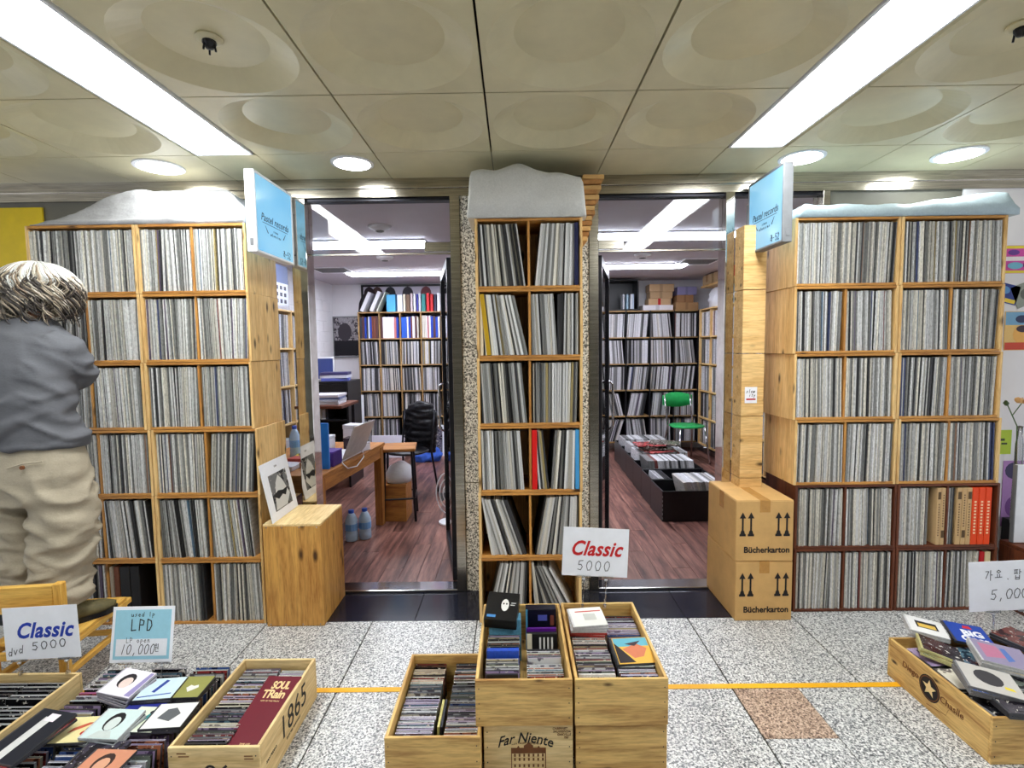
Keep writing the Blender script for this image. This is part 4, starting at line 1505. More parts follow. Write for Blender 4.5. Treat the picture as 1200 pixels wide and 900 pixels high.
# crate B
zB = .1705 + .0112
cd_row(.425, 1.70, 2.10, zB, 'right row of the right centre crate', GG, r2, 8, w=.13, dark=.2, edges=lilac + [rgb(190, 150, 160), rgb(96, 96, 100)])
cd_row(.28, 1.72, 1.86, zB, 'left row of the right centre crate', GG, r2, 12, w=.13, dark=.4)
cd_row(.28, 1.88, 2.02, zB, 'second left bundle of the right centre crate', GG, r2, 6, w=.13, dark=.3, edges=[rgb(200, 60, 56), rgb(220, 216, 210), rgb(40, 40, 44)])
t = boxset(.278, 1.675, zB, .13, .011, .13, rgb(232, 230, 228), 'white disc with three round portraits at the front of the right centre crate', 20)
m = MB()
for k in range(3):
    m.col = rgb(34, 32, 34); m.add([(p[0], -.0008, p[1]) for p in oval(-.036 + k * .036, .08, .017, .021, 12)], [list(range(12))])
    m.col = rgb(190, 170, 156); m.add([(p[0], -.0012, p[1]) for p in oval(-.036 + k * .036, .077, .0085, .012, 10)], [list(range(10))])
m.build('portrait_print', 'paint', t)
place('lettering', text_mesh('Trio Ravel', .011, 'pencil', 0, .2), t, (0, -.0008, .118), FRONT)
place('lettering', text_mesh('Piano Trio', .013, 'pencil', 0, .2), t, (0, -.0008, .035), FRONT)
for k in range(5):
    flat_cd(.283 + .004 * (k % 2), 2.02 - .003 * k, .305 + k * .0112, -6 + 3 * k, rgb(228, 228, 222), 'white cover disc on the heap under the red Classic card' if k == 4 else 'disc in the small heap under the red Classic card, %s from its top' % nth(5 - k), (4, 0),
            edge=rgb(206, 204, 206) if k > 1 else rgb(190, 60, 54), shapes=[(rgb(190, 70, 60), [(-.6, .5), (.9, .5), (.9, .62), (-.6, .62)]), (rgb(190, 190, 184), [(-.2, -.4), (.5, -.4), (.5, .3), (-.2, .3)])] if k == 4 else None, mat='paint')
flat_cd(.425, 1.83, .305, 4, rgb(226, 176, 70), 'colourful portrait cover disc lying in the right centre crate', (12, 0), n=2, edge=rgb(60, 62, 66), mat='paint',
        shapes=[(rgb(96, 170, 190), [(-.85, .3), (.95, .3), (.95, .95), (-.85, .95)]), (rgb(40, 30, 32), [(-.6, .2), (.0, -.9), (-.85, -.9), (-.85, .6)]), (rgb(206, 120, 84), [(-.5, .1), (.3, .5), (.8, .1), (.5, -.5), (.0, -.6)]), (rgb(60, 44, 50), [(-.3, .5), (.6, .7), (.2, .3)])])

# crate D
cd_row(-1.052, 1.60, 2.0, .0112, 'main row of the 1865 crate', GG, r2, 10, w=.14, h=.13, dark=.45, step=.0145)
cd_row(-.918, 1.96, 2.01, .0112, 'behind the dark red boxed set', GG, r2, 8, w=.115, dark=0, edges=[rgb(236, 236, 240)])
t = thing('boxed_set', 'dark red boxed set with pale Soul Train lettering in the 1865 crate', 'box set', (-.925, 1.775, .075), R(2))
t.rotation_euler = (R(9), 0, R(-3))
m = MB(); m.col = rgb(20, 10, 14); m.cbox(-.066, .066, -.165, .165, 0, .055, b=.002); m.build('case', 'cd', t)
m = MB(); m.col = rgb(104, 12, 34); m.cbox(-.067, .067, -.166, .166, .055, .075, b=.002); m.build('lid', 'paint', t)
place('lettering', text_mesh('SOUL', .05, 'gold', .0016, 0, .92, width=.07), t, (.008, .118, .0756))
place('lettering', text_mesh('TRain', .052, 'gold', .0012, 0, .92, width=.088), t, (.0, .076, .0756))
place('lettering', text_mesh('HITS OF THE TRAIN', .008, 'gold', 0), t, (0, .046, .0756))
place('lettering', text_mesh('TIME LIFE', .009, 'gold', 0), t, (.005, -.13, .0756))

# crate E: black disc cases with pale edges
bl = [rgb(176, 178, 182), rgb(196, 198, 202), rgb(140, 142, 146)]
for k, (xc, y0) in enumerate(((-1.855, 1.42), (-2.01, 1.42))):
    for j in range(4):
        cd_row(xc - .0, y0 + .131 * j, y0 + .131 * j + .1, .0112, '%s row, bundle %s, blue Classic card crate' % (('right', 'left')[k], ('one', 'two', 'three', 'four')[j]), GG, r2, 8, w=.15, h=.146, dark=.2, edges=bl, palette=COVERS[1:2] + COVERS[8:9], step=.02)

# heap F between the two crates: three rows of discs in a low black tray with loose covers on top
t = thing('disc_tray', 'low black tray holding three rows of discs between two pale crates', 'tray', (-1.452, 1.80, 0))
part('tray_floor', 'black', t, (-.29, .29, -.3, .28, .001, .008))
for x in (-.29, .286):
    part('tray_wall', 'black', t, (x, x + .004, -.3, .28, .008, .05), bev=.001)
for y in (-.3, .276):
    part('tray_wall', 'black', t, (-.286, .286, y, y + .004, .008, .05), bev=.001)
for k, xc in enumerate((-1.64, -1.46, -1.28)):
    nm = ('left', 'middle', 'right')[k]
    cd_row(xc, 1.52, 2.04, .009, '%s row of the low black tray' % nm, GG, r2, 9, dark=.35, step=.0225, edges=EDGES + lilac + [rgb(206, 110, 170)])
PALE = rgb(204, 222, 222)


def flat_at(px, py, z, rz, cover, lb, **kw):
    p = atz(px, py, z)
    return flat_cd(p.x, p.y, z, rz, cover, lb, **kw)


flat_at(133, 858, .143, -4, PALE, 'pale blue cover disc with a black-haired head on the tray heap', tilt=(6, 0), n=3, mat='paint', edge=rgb(200, 206, 210),
        shapes=portrait(rgb(206, 216, 214), rgb(24, 22, 26)))
flat_at(150, 812, .15, -10, rgb(232, 226, 236), 'white cover disc with dark hair portrait at the back of the tray heap', tilt=(8, 4), n=4, mat='paint', edge=rgb(190, 186, 200),
        shapes=[(rgb(34, 28, 34), oval(-.1, .1, .42, .55)), (rgb(226, 206, 200), oval(-.02, -.05, .3, .42)), (rgb(150, 140, 190), [(.6, -.9), (.95, -.9), (.95, .9), (.75, .9)])])
flat_at(168, 833, .143, -5, rgb(38, 46, 140), 'deep blue cover disc beside the pale portrait disc', mat='paint', shapes=[(rgb(200, 40, 60), [(-.7, -.8), (.4, -.8), (.4, -.7), (-.7, -.7)])])
flat_at(93, 858, .143, 3, rgb(238, 224, 166), 'cream yellow cover disc with red figures on the tray heap', mat='paint', shapes=[(rgb(206, 96, 70), [(-.4, -.3), (.1, .1), (.5, .5), (.2, .5), (-.3, .1)]), (rgb(60, 40, 40), oval(.55, .0, .2, .3)), (rgb(190, 50, 40), oval(.5, -.3, .25, .2))])
flat_at(170, 846, .1435, -3, rgb(226, 232, 214), 'white cover disc with a teal figure on the tray heap', mat='paint', shapes=[(rgb(60, 150, 150), [(-.3, -.4), (.0, .5), (.2, .3), (.0, -.2)]), (rgb(30, 26, 26), oval(.1, .55, .18, .16))])
flat_at(199, 845, .143, 4, rgb(232, 232, 230), 'white cover disc with a grey abstract block, near the 1865 crate', mat='paint', n=2, shapes=[(rgb(96, 98, 102), [(-.5, -.2), (.2, -.5), (.5, .1), (.1, .6), (-.3, .5)])])
flat_at(221, 811, .143, 2, rgb(150, 150, 84), 'olive green cover disc with a white heart, near the 1865 crate', mat='paint', n=2, shapes=[(rgb(226, 226, 220), [(.2, -.5), (.6, -.1), (.5, .15), (.3, .05), (.1, .15), (-.05, -.1)])])
flat_at(188, 813, .150, 6, rgb(206, 226, 236), 'pale sky blue cover disc with dark blue streaks', mat='paint', n=2, shapes=[(rgb(30, 60, 150), [(-.3, -.3), (.0, .8), (.2, .7), (-.1, -.4)]), (rgb(40, 80, 170), [(-.8, -.8), (.8, -.6), (.8, -.5), (-.8, -.7)])])
flat_at(35, 868, .17, -12, rgb(26, 28, 38), 'black long case with a white label lying on the front left discs', tilt=(7, 0), w=.145, h=.20, n=2, mat='paint', shapes=[(rgb(206, 206, 206), [(-.3, -.9), (.15, -.9), (.15, .7), (-.3, .7)]), (rgb(236, 226, 236), [(-.2, .55), (.35, .55), (.35, .85), (-.2, .85)])])
flat_at(112, 890, .143, 2, rgb(60, 56, 70), 'dark cover disc at the front of the middle tray row', n=1)
flat_at(118, 900, .15, -3, rgb(206, 140, 110), 'tan portrait cover disc at the very front of the tray', n=1, mat='paint', shapes=portrait(rgb(214, 160, 130), rgb(60, 40, 36)))

# crate G: heap
t = thing('cardboard_insert', 'flat cardboard box filling the bottom of the wide right crate', 'cardboard box', (1.881, 1.913, .0112))
part('insert_body', 'cardboard', t, (-.245, .245, -.228, .228, 0, .096))
part('insert_flap', 'cardboard', t, (-.245, .245, -.228, .0, .096, .099))
for k in range(9):
    x = 1.65 + (k % 3) * .155 + .07
    y = 1.72 + (k // 3) * .145 + .03
    flat_cd(x, y, .112, r2.uniform(-12, 12), r2.choice(COVERS), 'top disc of the %s pile in the %s row of the right heap' % (('left', 'middle', 'right')[k % 3], ('front', 'middle', 'back')[k // 3]), n=4, edge=r2.choice([rgb(60, 60, 64), rgb(140, 140, 146), rgb(30, 30, 34), rgb(206, 206, 210)]))
flat_at(1084, 742, .176, -24, rgb(236, 236, 238), 'white cover disc with a yellow and black strip, back left of the right heap', tilt=(4, 6), n=3, edge=rgb(214, 214, 218), mat='paint', shapes=[(rgb(30, 30, 40), [(-.5, -.35), (.6, -.35), (.6, .5), (-.5, .5)]), (rgb(226, 190, 90), [(-.4, -.25), (.5, -.25), (.5, .2), (-.4, .2)])])
flat_at(1134, 745, .19, -16, rgb(36, 72, 170), 'blue cover disc lettered Big Ones on the right heap', tilt=(10, 5), w=.15, h=.13, n=1, mat='paint', shapes=[(rgb(206, 46, 60), [(-.1, .5), (.4, .5), (.3, .8), (.0, .8)])],
        text=[('BIG', .05, 'white', .0025, .015, .0), ('Ones', .045, 'white', .002, .01, -.037)])
flat_at(1172, 776, .19, -22, rgb(150, 140, 170), 'violet grey cover disc in the middle of the right heap', tilt=(6, 6), n=3, edge=rgb(206, 206, 210), mat='paint', w=.17, h=.14, shapes=[(rgb(190, 120, 150), [(-.7, -.6), (.1, -.3), (.0, .7), (-.7, .7)]), (rgb(90, 120, 190), [(.1, -.6), (.4, -.4), (.3, .6), (.1, .6)])])
flat_at(1158, 806, .188, -22, rgb(196, 192, 188), 'pale cover disc with a dark portrait and yellow mark, front of the right heap', tilt=(6, 6), n=3, edge=rgb(120, 120, 124), mat='paint', w=.17, h=.14, shapes=[(rgb(60, 58, 62), oval(.0, .1, .5, .6)), (rgb(236, 214, 50), [(.4, -.5), (.75, -.55), (.7, -.35), (.42, -.3)])])
flat_at(1100, 768, .168, -30, rgb(60, 60, 66), 'dark cover disc with pale edges under the blue one', tilt=(0, 12), n=3, edge=rgb(206, 200, 140))
flat_at(1192, 752, .18, 20, rgb(110, 56, 50), 'brown wrapped disc at the back of the right heap', n=2, mat='cover')
flat_at(1192, 830, .17, -8, rgb(70, 66, 74), 'dark cover disc at the front right of the heap', n=2)


# ---- price cards on clear stands
def price_card(pts, Y, label, draw, stands, tiltx=4, frame=None):
    """pts: pixel corners tl, tr, br, bl"""
    P = [at(x, y, Y) for x, y in pts]
    c = sum(P, Vector()) / 4
    w = ((P[1] - P[0]).length + (P[2] - P[3]).length) / 2
    h = ((P[3] - P[0]).length + (P[2] - P[1]).length) / 2
    bot = (P[2] + P[3]) / 2
    rise = math.atan2(((P[1] + P[2]) / 2 - (P[0] + P[3]) / 2).z, ((P[1] + P[2]) / 2 - (P[0] + P[3]) / 2).x)
    t = thing('price_card', label, 'sign', (bot.x, Y, bot.z))
    t.rotation_euler = (R(-tiltx), -rise, 0)
    draw(part('card', 'white', t, (-w / 2, w / 2, 0, .0015, 0, h), bev=.0004), w, h)
    # clear clips
    for (dx, ln) in stands:
        m = MB()
        m.cbox(dx - .03, dx + .03, -.004, .006, -.006, .004, b=.001)
        m.tube([(dx, .001, -.006), (dx + .002, .001, -.018)], .007, 8)
        m.tube([(dx + .002, .001, -.018), (dx, .001, -ln)], .0035, 8)
        m.tube([(dx, .001, -ln + .012), (dx, .001, -ln)], .008, 8)
        m.build('clear_stand', 'clear', t)
        part('clip_catch', 'whiteplastic', t, (dx - .006, dx + .006, -.005, .007, -.014, -.008), bev=.001)
    return t


def d_red(t, w, h):
    place('lettering', text_mesh('Classic', h * .42, 'redink', h * .01, .35, 1.05, width=w * .78), t, (0, -.0005, h * .56), FRONT)
    place('lettering', handwriting('5000', h * .2, w * .09, 'pencil', .003, .05, .5), t, (.0, -.0004, h * .22), FRONT)


def d_blue(t, w, h):
    place('lettering', text_mesh('Classic', h * .4, 'blueink', h * .011, .35, 1.08, width=w * .76), t, (w * .03, -.0005, h * .54), FRONT)
    place('lettering', handwriting('5000', h * .15, w * .085, 'pencil', .0034, .05, .45, .003), t, (w * .1, -.0004, h * .25), FRONT)
    place('lettering', handwriting('dvd', h * .15, w * .06, 'pencil', .0028, .1, .2, .005), t, (-w * .36, -.0004, h * .16), FRONT)


def d_lp(t, w, h):
    m = MB(); m.col = rgb(156, 208, 228); m.box(-w * .45, w * .45, -.001, 0, h * .06, h * .94); m.build('blue_ground', 'paint', t)
    m = MB(); m.col = rgb(236, 238, 246); m.box(-w * .41, w * .41, -.0018, -.001, h * .12, h * .42); m.build('white_field', 'paint', t)
    place('lettering', handwriting('10,000', h * .17, w * .07, 'pencil', .003, .15, .35), t, (-w * .05, -.002, h * .24), FRONT)
    place('lettering', handwriting('원', h * .14, w * .07, 'pencil', .002), t, (w * .26, -.002, h * .26), FRONT)
    place('lettering', handwriting('LP open', h * .09, w * .045, 'pencil', .002), t, (-w * .05, -.002, h * .4), FRONT)
    place('lettering', handwriting('LPD', h * .2, w * .1, 'ink', .004), t, (0, -.0013, h * .67), FRONT)
    place('lettering', handwriting('used lp', h * .08, w * .045, 'ink', .002), t, (0, -.0013, h * .86), FRONT)


def d_kor(t, w, h):
    place('lettering', handwriting('가요.팝', h * .2, w * .1, 'pencil', .0032, .05, .25), t, (-w * .04, -.0004, h * .72), FRONT)
    place('lettering', handwriting('5,000원', h * .2, w * .085, 'pencil', .0032, .1, .2, .001), t, (w * .08, -.0004, h * .33), FRONT)


price_card([(659, 619), (736, 621), (735, 678), (658, 673)], 2.12, 'white price card with red Classic lettering on clear clips', d_red, [(-.045, .135), (.05, .13)])
price_card([(10, 714), (99, 710), (95, 769), (8, 775)], 1.958, 'white price card with blue Classic lettering on clear clips', d_blue, [(-.1, .06), (.09, .065)], 2)
price_card([(137, 718), (209, 716), (202, 776), (127, 777)], 2.0, 'pale blue framed price card with handwritten price 10,000', d_lp, [(-.06, .09), (.09, .09)], 12)
price_card([(1130, 661), (1222, 656), (1224, 714), (1137, 717)], 2.15, 'white price card with grey Korean handwriting at the right edge', d_kor, [(-.06, .1), (.08, .1)], 2)
print('discs', n_cd)

# ================================================================== THE PERSON ON THE CHAIR
ch = thing('step_chair', 'low yellow wooden chair that the grey-haired person stands on', 'chair', (-2.03, 2.195, 0), R(6))
SZ = .268
part('seat', 'chairwoodY', ch, (-.15, .15, -.17, .20, SZ - .018, SZ), bev=.004)
for x in (-.15, .12):
    part('back_leg', 'chairwoodZ', ch, (x, x + .034, -.20, -.168, 0.001, .52), bev=.004)
    part('front_leg', 'chairwoodZ', ch, (x, x + .032, .165, .197, 0.001, SZ - .018), bev=.003)
    part('side_stretcher', 'chairwoodY', ch, (x + .004, x + .028, -.168, .165, .11, .135), bev=.003)
    m = MB(); m.cbox(x + .002 - .0, x + .03, -.168, .235, SZ - .045, SZ - .018, b=.004); m.build('seat_rail', 'chairwoodY', ch)
m = MB(); m.cbox(-.116, .12, -.196, -.174, .40, .515, b=.005); m.build('back_panel', 'chairwoodX', ch)
part('cross_stretcher', 'chairwoodX', ch, (-.116, .12, .172, .19, .09, .115), bev=.003)
part('cross_stretcher', 'chairwoodX', ch, (-.116, .12, -.19, -.175, .2, .235), bev=.003)


def ell(cx, cy, z, rx, ry, n=28, p=2.3, tx=0.0, ty=0.0):
    out = []
    for k in range(n):
        a = 2 * math.pi * k / n
        c, s = math.cos(a), math.sin(a)
        x = rx * math.copysign(abs(c) ** (2 / p), c)
        y = ry * math.copysign(abs(s) ** (2 / p), s)
        out.append((cx + x, cy + y, z + tx * x + ty * y))
    return out


def remesh(mb, name, mat, voxel, parent, smooth=4, disp=None):
    me = mb.mesh(name + '_source', mat)
    ob = bpy.data.objects.new(name + '_source', me)
    COL.objects.link(ob)
    md = ob.modifiers.new('r', 'REMESH')
    md.mode = 'VOXEL'
    md.voxel_size = voxel
    md2 = ob.modifiers.new('s', 'SMOOTH')
    md2.iterations = smooth
    md2.factor = .5
    bpy.context.view_layer.update()
    new = bpy.data.meshes.new_from_object(ob.evaluated_get(bpy.context.evaluated_depsgraph_get()))
    bpy.data.objects.remove(ob)
    if disp:
        nn = [v.normal.copy() for v in new.vertices]
        for v, n_ in zip(new.vertices, nn):
            v.co += n_ * disp(v.co, n_)
    new.polygons.foreach_set('use_smooth', [True] * len(new.polygons))
    new.materials.clear()
    new.materials.append(M[mat])
    new.name = name
    new.update()
    return place(name, new, parent)


HX = -1.955


def limb(m, pts, n=16):
    m.tube([p[:3] for p in pts], [p[3] for p in pts], n)


# body: one continuous figure under the clothes
b = MB()
b.rings([ell(-1.925, 2.10, .84, .16, .10), ell(-1.925, 2.10, .98, .17, .11), ell(-1.945, 2.095, 1.13, .15, .10), ell(-1.965, 2.115, 1.33, .17, .10), ell(-1.975, 2.14, 1.44, .17, .085), ell(-1.99, 2.17, 1.505, .09, .065), ell(-1.97, 2.185, 1.54, .055, .055), ell(HX, 2.20, 1.59, .052, .055)])
b.rings([ell(HX, 2.235, 1.555, .03, .05), ell(HX, 2.235, 1.58, .055, .075), ell(HX, 2.23, 1.63, .07, .09), ell(HX, 2.228, 1.68, .076, .096), ell(HX, 2.225, 1.73, .068, .086), ell(HX, 2.225, 1.765, .03, .04)])
limb(b, [(HX, 2.325, 1.66, .008), (HX, 2.335, 1.635, .014), (HX, 2.328, 1.622, .011)], 8)          # nose
for s in (-1, 1):
    limb(b, [(HX + s * .078, 2.225, 1.625, .008), (HX + s * .084, 2.22, 1.65, .014), (HX + s * .08, 2.215, 1.675, .01)], 8)  # ears
    limb(b, [(HX + s * .028, 2.318, 1.655, .012), (HX + s * .03, 2.312, 1.657, .012)], 8)
limb(b, [(HX - .025, 2.315, 1.597, .007), (HX, 2.322, 1.595, .009), (HX + .025, 2.315, 1.597, .007)], 8)              # mouth
limb(b, [(-1.845, 2.10, .86, .085), (-1.83, 2.10, .62, .065), (-1.83, 2.075, .46, .055), (-1.83, 2.06, .33, .045), (-1.83, 2.06, .295, .04)])
limb(b, [(-2.0, 2.10, .86, .085), (-1.985, 2.12, .62, .065), (-1.965, 2.10, .46, .055), (-1.955, 2.09, .33, .045), (-1.955, 2.09, .295, .04)])
limb(b, [(-1.85, 2.13, 1.45, .05), (-1.80, 2.16, 1.40, .05), (-1.80, 2.21, 1.30, .042), (-1.88, 2.28, 1.31, .036), (-1.99, 2.335, 1.38, .027), (-2.0, 2.34, 1.385, .027)])
limb(b, [(-2.11, 2.15, 1.45, .05), (-2.18, 2.20, 1.42, .05), (-2.235, 2.26, 1.36, .042), (-2.27, 2.33, 1.44, .036), (-2.30, 2.385, 1.53, .027), (-2.305, 2.395, 1.555, .027)])


def hand(m, wrist, fwd, side, up):
    """palm and five curled fingers; fwd along the fingers, side towards the thumb, up = back of the hand"""
    w, f, s, u = Vector(wrist), Vector(fwd).normalized(), Vector(side).normalized(), Vector(up).normalized()
    rr_ = []
    for (d, hw, ht) in ((0, .024, .02), (.03, .038, .017), (.065, .042, .015), (.09, .04, .012)):
        rr_.append([w + f * d + s * (hw * math.cos(a)) + u * (ht * math.sin(a)) for a in [2 * math.pi * k / 14 for k in range(14)]])
    m.rings(rr_)
    for (o, L) in ((.031, .068), (.011, .076), (-.009, .070), (-.029, .056)):
        p0 = w + f * .082 + s * o
        p1 = p0 + f * L * .45 - u * .006
        p2 = p1 + f * L * .3 - u * .016
        p3 = p2 + f * L * .15 - u * .02
        m.tube([p0, p1, p2, p3], [.0092, .0088, .008, .0066], 10)
    p0 = w + f * .03 + s * .034
    p1 = p0 + f * .028 + s * .026 - u * .006
    p2 = p1 + f * .03 + s * .006 - u * .012
    m.tube([p0, p1, p2], [.012, .0105, .008], 10)


hand(b, (-2.0, 2.34, 1.385), (-.45, .85, .3), (-1, -.2, .1), (0, -.3, 1))
hand(b, (-2.305, 2.395, 1.555), (-.05, .55, .75), (1, .1, 0), (0, -.75, .6))
person = remesh(b, 'person', 'skin', .0065, None, 3)
tag(person, 'person with curly grey-blond hair, grey shirt and khaki trousers reaching into the left shelf', 'person')


def ridge(p, sx, sy, sz, seed):
    n_ = noise.noise(Vector((p.x * sx, p.y * sy, p.z * sz + seed)))
    return max(-.6, 1 - abs(n_) * 4.2) * .7


def shirt_disp(p, n_):
    q = Vector((p.x + .7 * p.z, p.y, p.z - .55 * p.x))          # folds run from the right armpit down to the left
    low = ramp01((1.36 - p.z) / .22)
    d = .021 * low * ridge(q, 2.4, 4, 15, 2.0)
    d += .014 * ridge(Vector((p.x - .5 * p.z, p.y, p.z + .5 * p.x)), 4, 5, 16, 7) * ramp01((p.x + 1.90) / .1)
    d += .007 * ridge(Vector((p.x * .4, p.y, p.z + .2 * p.x)), 3, 3, 14, 21) * ramp01((p.z - 1.36) / .08)
    d += .003 * noise.noise(p * 16)
    return d + .006


s_ = MB()
s_.rings([ell(-1.925, 2.10, 1.02, .192, .134), ell(-1.928, 2.098, 1.06, .192, .134), ell(-1.94, 2.09, 1.14, .182, .124), ell(-1.95, 2.10, 1.24, .186, .122), ell(-1.96, 2.112, 1.34, .204, .122), ell(-1.972, 2.132, 1.425, .206, .108), ell(-1.98, 2.15, 1.475, .172, .095), ell(-1.98, 2.17, 1.512, .11, .08), ell(-1.972, 2.182, 1.54, .072, .068)])
limb(s_, [(-1.86, 2.12, 1.43, .075), (-1.815, 2.14, 1.405, .075), (-1.80, 2.175, 1.34, .068), (-1.805, 2.21, 1.30, .06), (-1.88, 2.275, 1.31, .05), (-1.97, 2.325, 1.365, .042)])
limb(s_, [(-2.10, 2.14, 1.43, .075), (-2.17, 2.18, 1.415, .075), (-2.215, 2.23, 1.375, .066), (-2.24, 2.265, 1.355, .058), (-2.27, 2.33, 1.44, .05), (-2.297, 2.38, 1.52, .042)])
sh = remesh(s_, 'shirt', 'shirt', .0095, person, 5, shirt_disp)


def trouser_disp(p, n_):
    d = .019 * ridge(Vector((p.x - .6 * p.z, p.y, p.z + .5 * p.x)), 5, 5, 13, 4) * ramp01((.95 - p.z) / .12)
    d += .014 * ridge(Vector((p.x + .5 * p.z, p.y, p.z)), 7, 6, 20, 11) * ramp01((.72 - p.z) / .1)
    d += .003 * noise.noise(p * 20)
    return d + .003


t_ = MB()
t_.rings([ell(-1.925, 2.10, 1.05, .155, .10), ell(-1.925, 2.10, 1.0, .176, .118), ell(-1.925, 2.10, .96, .186, .13), ell(-1.922, 2.10, .90, .192, .14), ell(-1.922, 2.10, .82, .186, .132), ell(-1.922, 2.10, .785, .16, .11)])
t_.rings([ell(-1.832, 2.10, .84, .098, .125), ell(-1.822, 2.10, .74, .100, .118), ell(-1.825, 2.10, .62, .096, .108), ell(-1.828, 2.085, .50, .090, .10), ell(-1.826, 2.07, .40, .084, .092), ell(-1.826, 2.065, .355, .080, .088)])
t_.rings([ell(-2.01, 2.10, .84, .094, .125), ell(-2.008, 2.11, .74, .092, .118), ell(-2.0, 2.12, .62, .086, .108), ell(-1.985, 2.11, .50, .078, .10), ell(-1.965, 2.10, .40, .072, .09), ell(-1.958, 2.095, .345, .070, .086)])
tr = remesh(t_, 'trousers', 'trousers', .0095, person, 3, trouser_disp)
# back pocket: welt and button
pk = MB()
pk.col = rgb(150, 140, 122)
pk.tube([(-1.90, 1.958, .955), (-1.84, 1.962, .972), (-1.785, 1.985, .975)], .0035, 6)
pk.build('pocket_welt', 'trousers', tr)
bt = MB()
bt.tube([(-1.842, 1.962, .957), (-1.842, 1.954, .957)], .008, 10)
bt.build('pocket_button', 'brownink', tr)


def shoe(x, y, ang, nm):
    mx = Matrix.Translation((x, y, SZ)) @ Matrix.Rotation(ang, 4, 'Z')
    m = MB(); m.mx = mx
    outline = [(-.085, .03), (-.09, .0), (-.085, -.03), (-.03, -.036), (.06, -.044), (.13, -.042), (.17, -.02), (.178, .0), (.165, .025), (.12, .042), (.05, .04), (-.03, .035)]
    m.rings([[(p[0], p[1], z) for p in outline] for z in (.001, .022)])
    so = m.build('shoe_sole', 'black', person)
    m = MB(); m.mx = mx
    def sc_(k, dx, z):
        return [(p[0] * k + dx, p[1] * k * .96, z + (0.0 if p[0] < .08 else 0)) for p in outline]
    m.rings([sc_(.97, 0, .021), sc_(.98, 0, .04), [(p[0] * .9 - .008, p[1] * .92, .06 if p[0] < .1 else .052) for p in outline], [(p[0] * .62 - .035, p[1] * .85, .088 if p[0] < .03 else .07) for p in outline], [(p[0] * .48 - .04, p[1] * .8, .105 if p[0] < .03 else .09) for p in outline]])
    sh_ = m.build('shoe', M['shoe'], person, smooth=True)
    m = MB(); m.mx = mx
    for k in range(4):
        xx = .03 + k * .02
        m.tube([(xx, -.026, .064 - k * .003), (xx + .005, 0, .078 - k * .005), (xx, .026, .064 - k * .003)], .0035, 6)
    m.build('laces', 'black', sh_)


M['shoe'] = plain('olive_brown_leather', rgb(96, 88, 58), 0.6, var=.3, scale=40)
shoe(-1.815, 2.06, R(48), 'r')
shoe(-1.962, 2.09, R(95), 'l')

# hair: curls growing from the scalp
hm = MB()
hr = random.Random(9)
HC = Vector((-1.968, 2.222, 1.655))
hm.col = rgb(92, 84, 72)
hm.rings([[(HC.x + .098 * math.cos(a) * r_, HC.y - .006 + .108 * math.sin(a) * r_, HC.z + dz) for a in [2 * math.pi * k / 20 for k in range(20)]] for (r_, dz) in ((.6, -.1), (.85, -.06), (.98, 0), (.95, .06), (.7, .105), (.3, .126))])
RX, RY, RZ = .158, .140, .128
for k in range(3000):
    u = hr.uniform(-math.pi, math.pi)
    th0 = hr.choice((hr.uniform(.03, .5), hr.uniform(.2, 1.1), hr.uniform(.9, 1.6)))
    front = math.sin(u) > .35                            # the face looks to +y
    if front and th0 > .55:
        continue
    ln = hr.uniform(.8, 1.25)
    th_end = min(th0 + ln, 1.0 if front else 2.5)
    lock = noise.noise(Vector((u * 2.2, th0 * 1.1, 4.0)))
    ph = lock * 9 + hr.uniform(-.35, .35)
    lift = hr.uniform(-.012, .008)
    pts = []
    n_ = 12
    for i in range(n_):
        f = i / (n_ - 1)
        th = th0 + (th_end - th0) * f
        hor = math.sin(min(th, math.pi / 2)) if th < math.pi / 2 else 1.0 - .22 * (th - math.pi / 2)
        ver = math.cos(th) if th < math.pi / 2 else -(th - math.pi / 2) * 1.05
        wav = ramp01((th - .85) / .7)
        uu = u + wav * .15 * math.sin(ph + th * 7.5) + .25 * wav * lock * f
        bump_ = lift + wav * .018 * math.cos(ph * 1.3 + th * 7.5)
        pts.append(Vector((HC.x + (RX + bump_) * hor * math.cos(uu), HC.y + (RY + bump_) * hor * math.sin(uu), HC.z + (RZ + bump_) * ver)))
    thm = th0 + (th_end - th0) * .55 + .25 * lock
    if thm < .95:
        v = hr.uniform(.5, .92); col = (v, v, v * .98)
    elif thm < 1.5:
        kf = hr.uniform(.7, 1.15)
        col = tuple(x * kf for x in (rgb(214, 205, 190) if hr.random() < .65 else rgb(156, 136, 114)))
    else:
        kf = hr.uniform(.7, 1.2)
        col = tuple(x * kf for x in (rgb(176, 162, 142) if hr.random() < .38 else rgb(72, 64, 60)))
    hm.col = tuple(min(.92, x) for x in col)
    rad = hr.uniform(.0022, .0036)
    hm.tube(pts, [rad * (1 if i < n_ - 3 else .75 - .2 * (i - n_ + 3)) for i in range(n_)], 4)
hm.build('hair', 'hair', person, smooth=True)
for s in (-1, 1):
    m = MB(); m.col = (.02, .02, .02); m.tube([(HX + s * .03, 2.322, 1.657), (HX + s * .03, 2.328, 1.657)], .006, 8); m.build('eye', 'paint', person)
person.scale = (1.05, 1.05, 1.05)
person.location = (-1.9 * -.05 - .172, 2.1 * -.05 + .1, SZ * -.05)
# the sleeve in the left hand
m = MB(); m.col = rgb(232, 232, 236); m.cbox(-.15, .15, 0, .004, -.02, .28, b=.001)
tag(m.build('held_record', 'paint', loc=(-2.55, 2.575, 1.60), rot=(0, 0, R(12))), 'white record sleeve held in the raised hand of the grey-haired person', 'record')

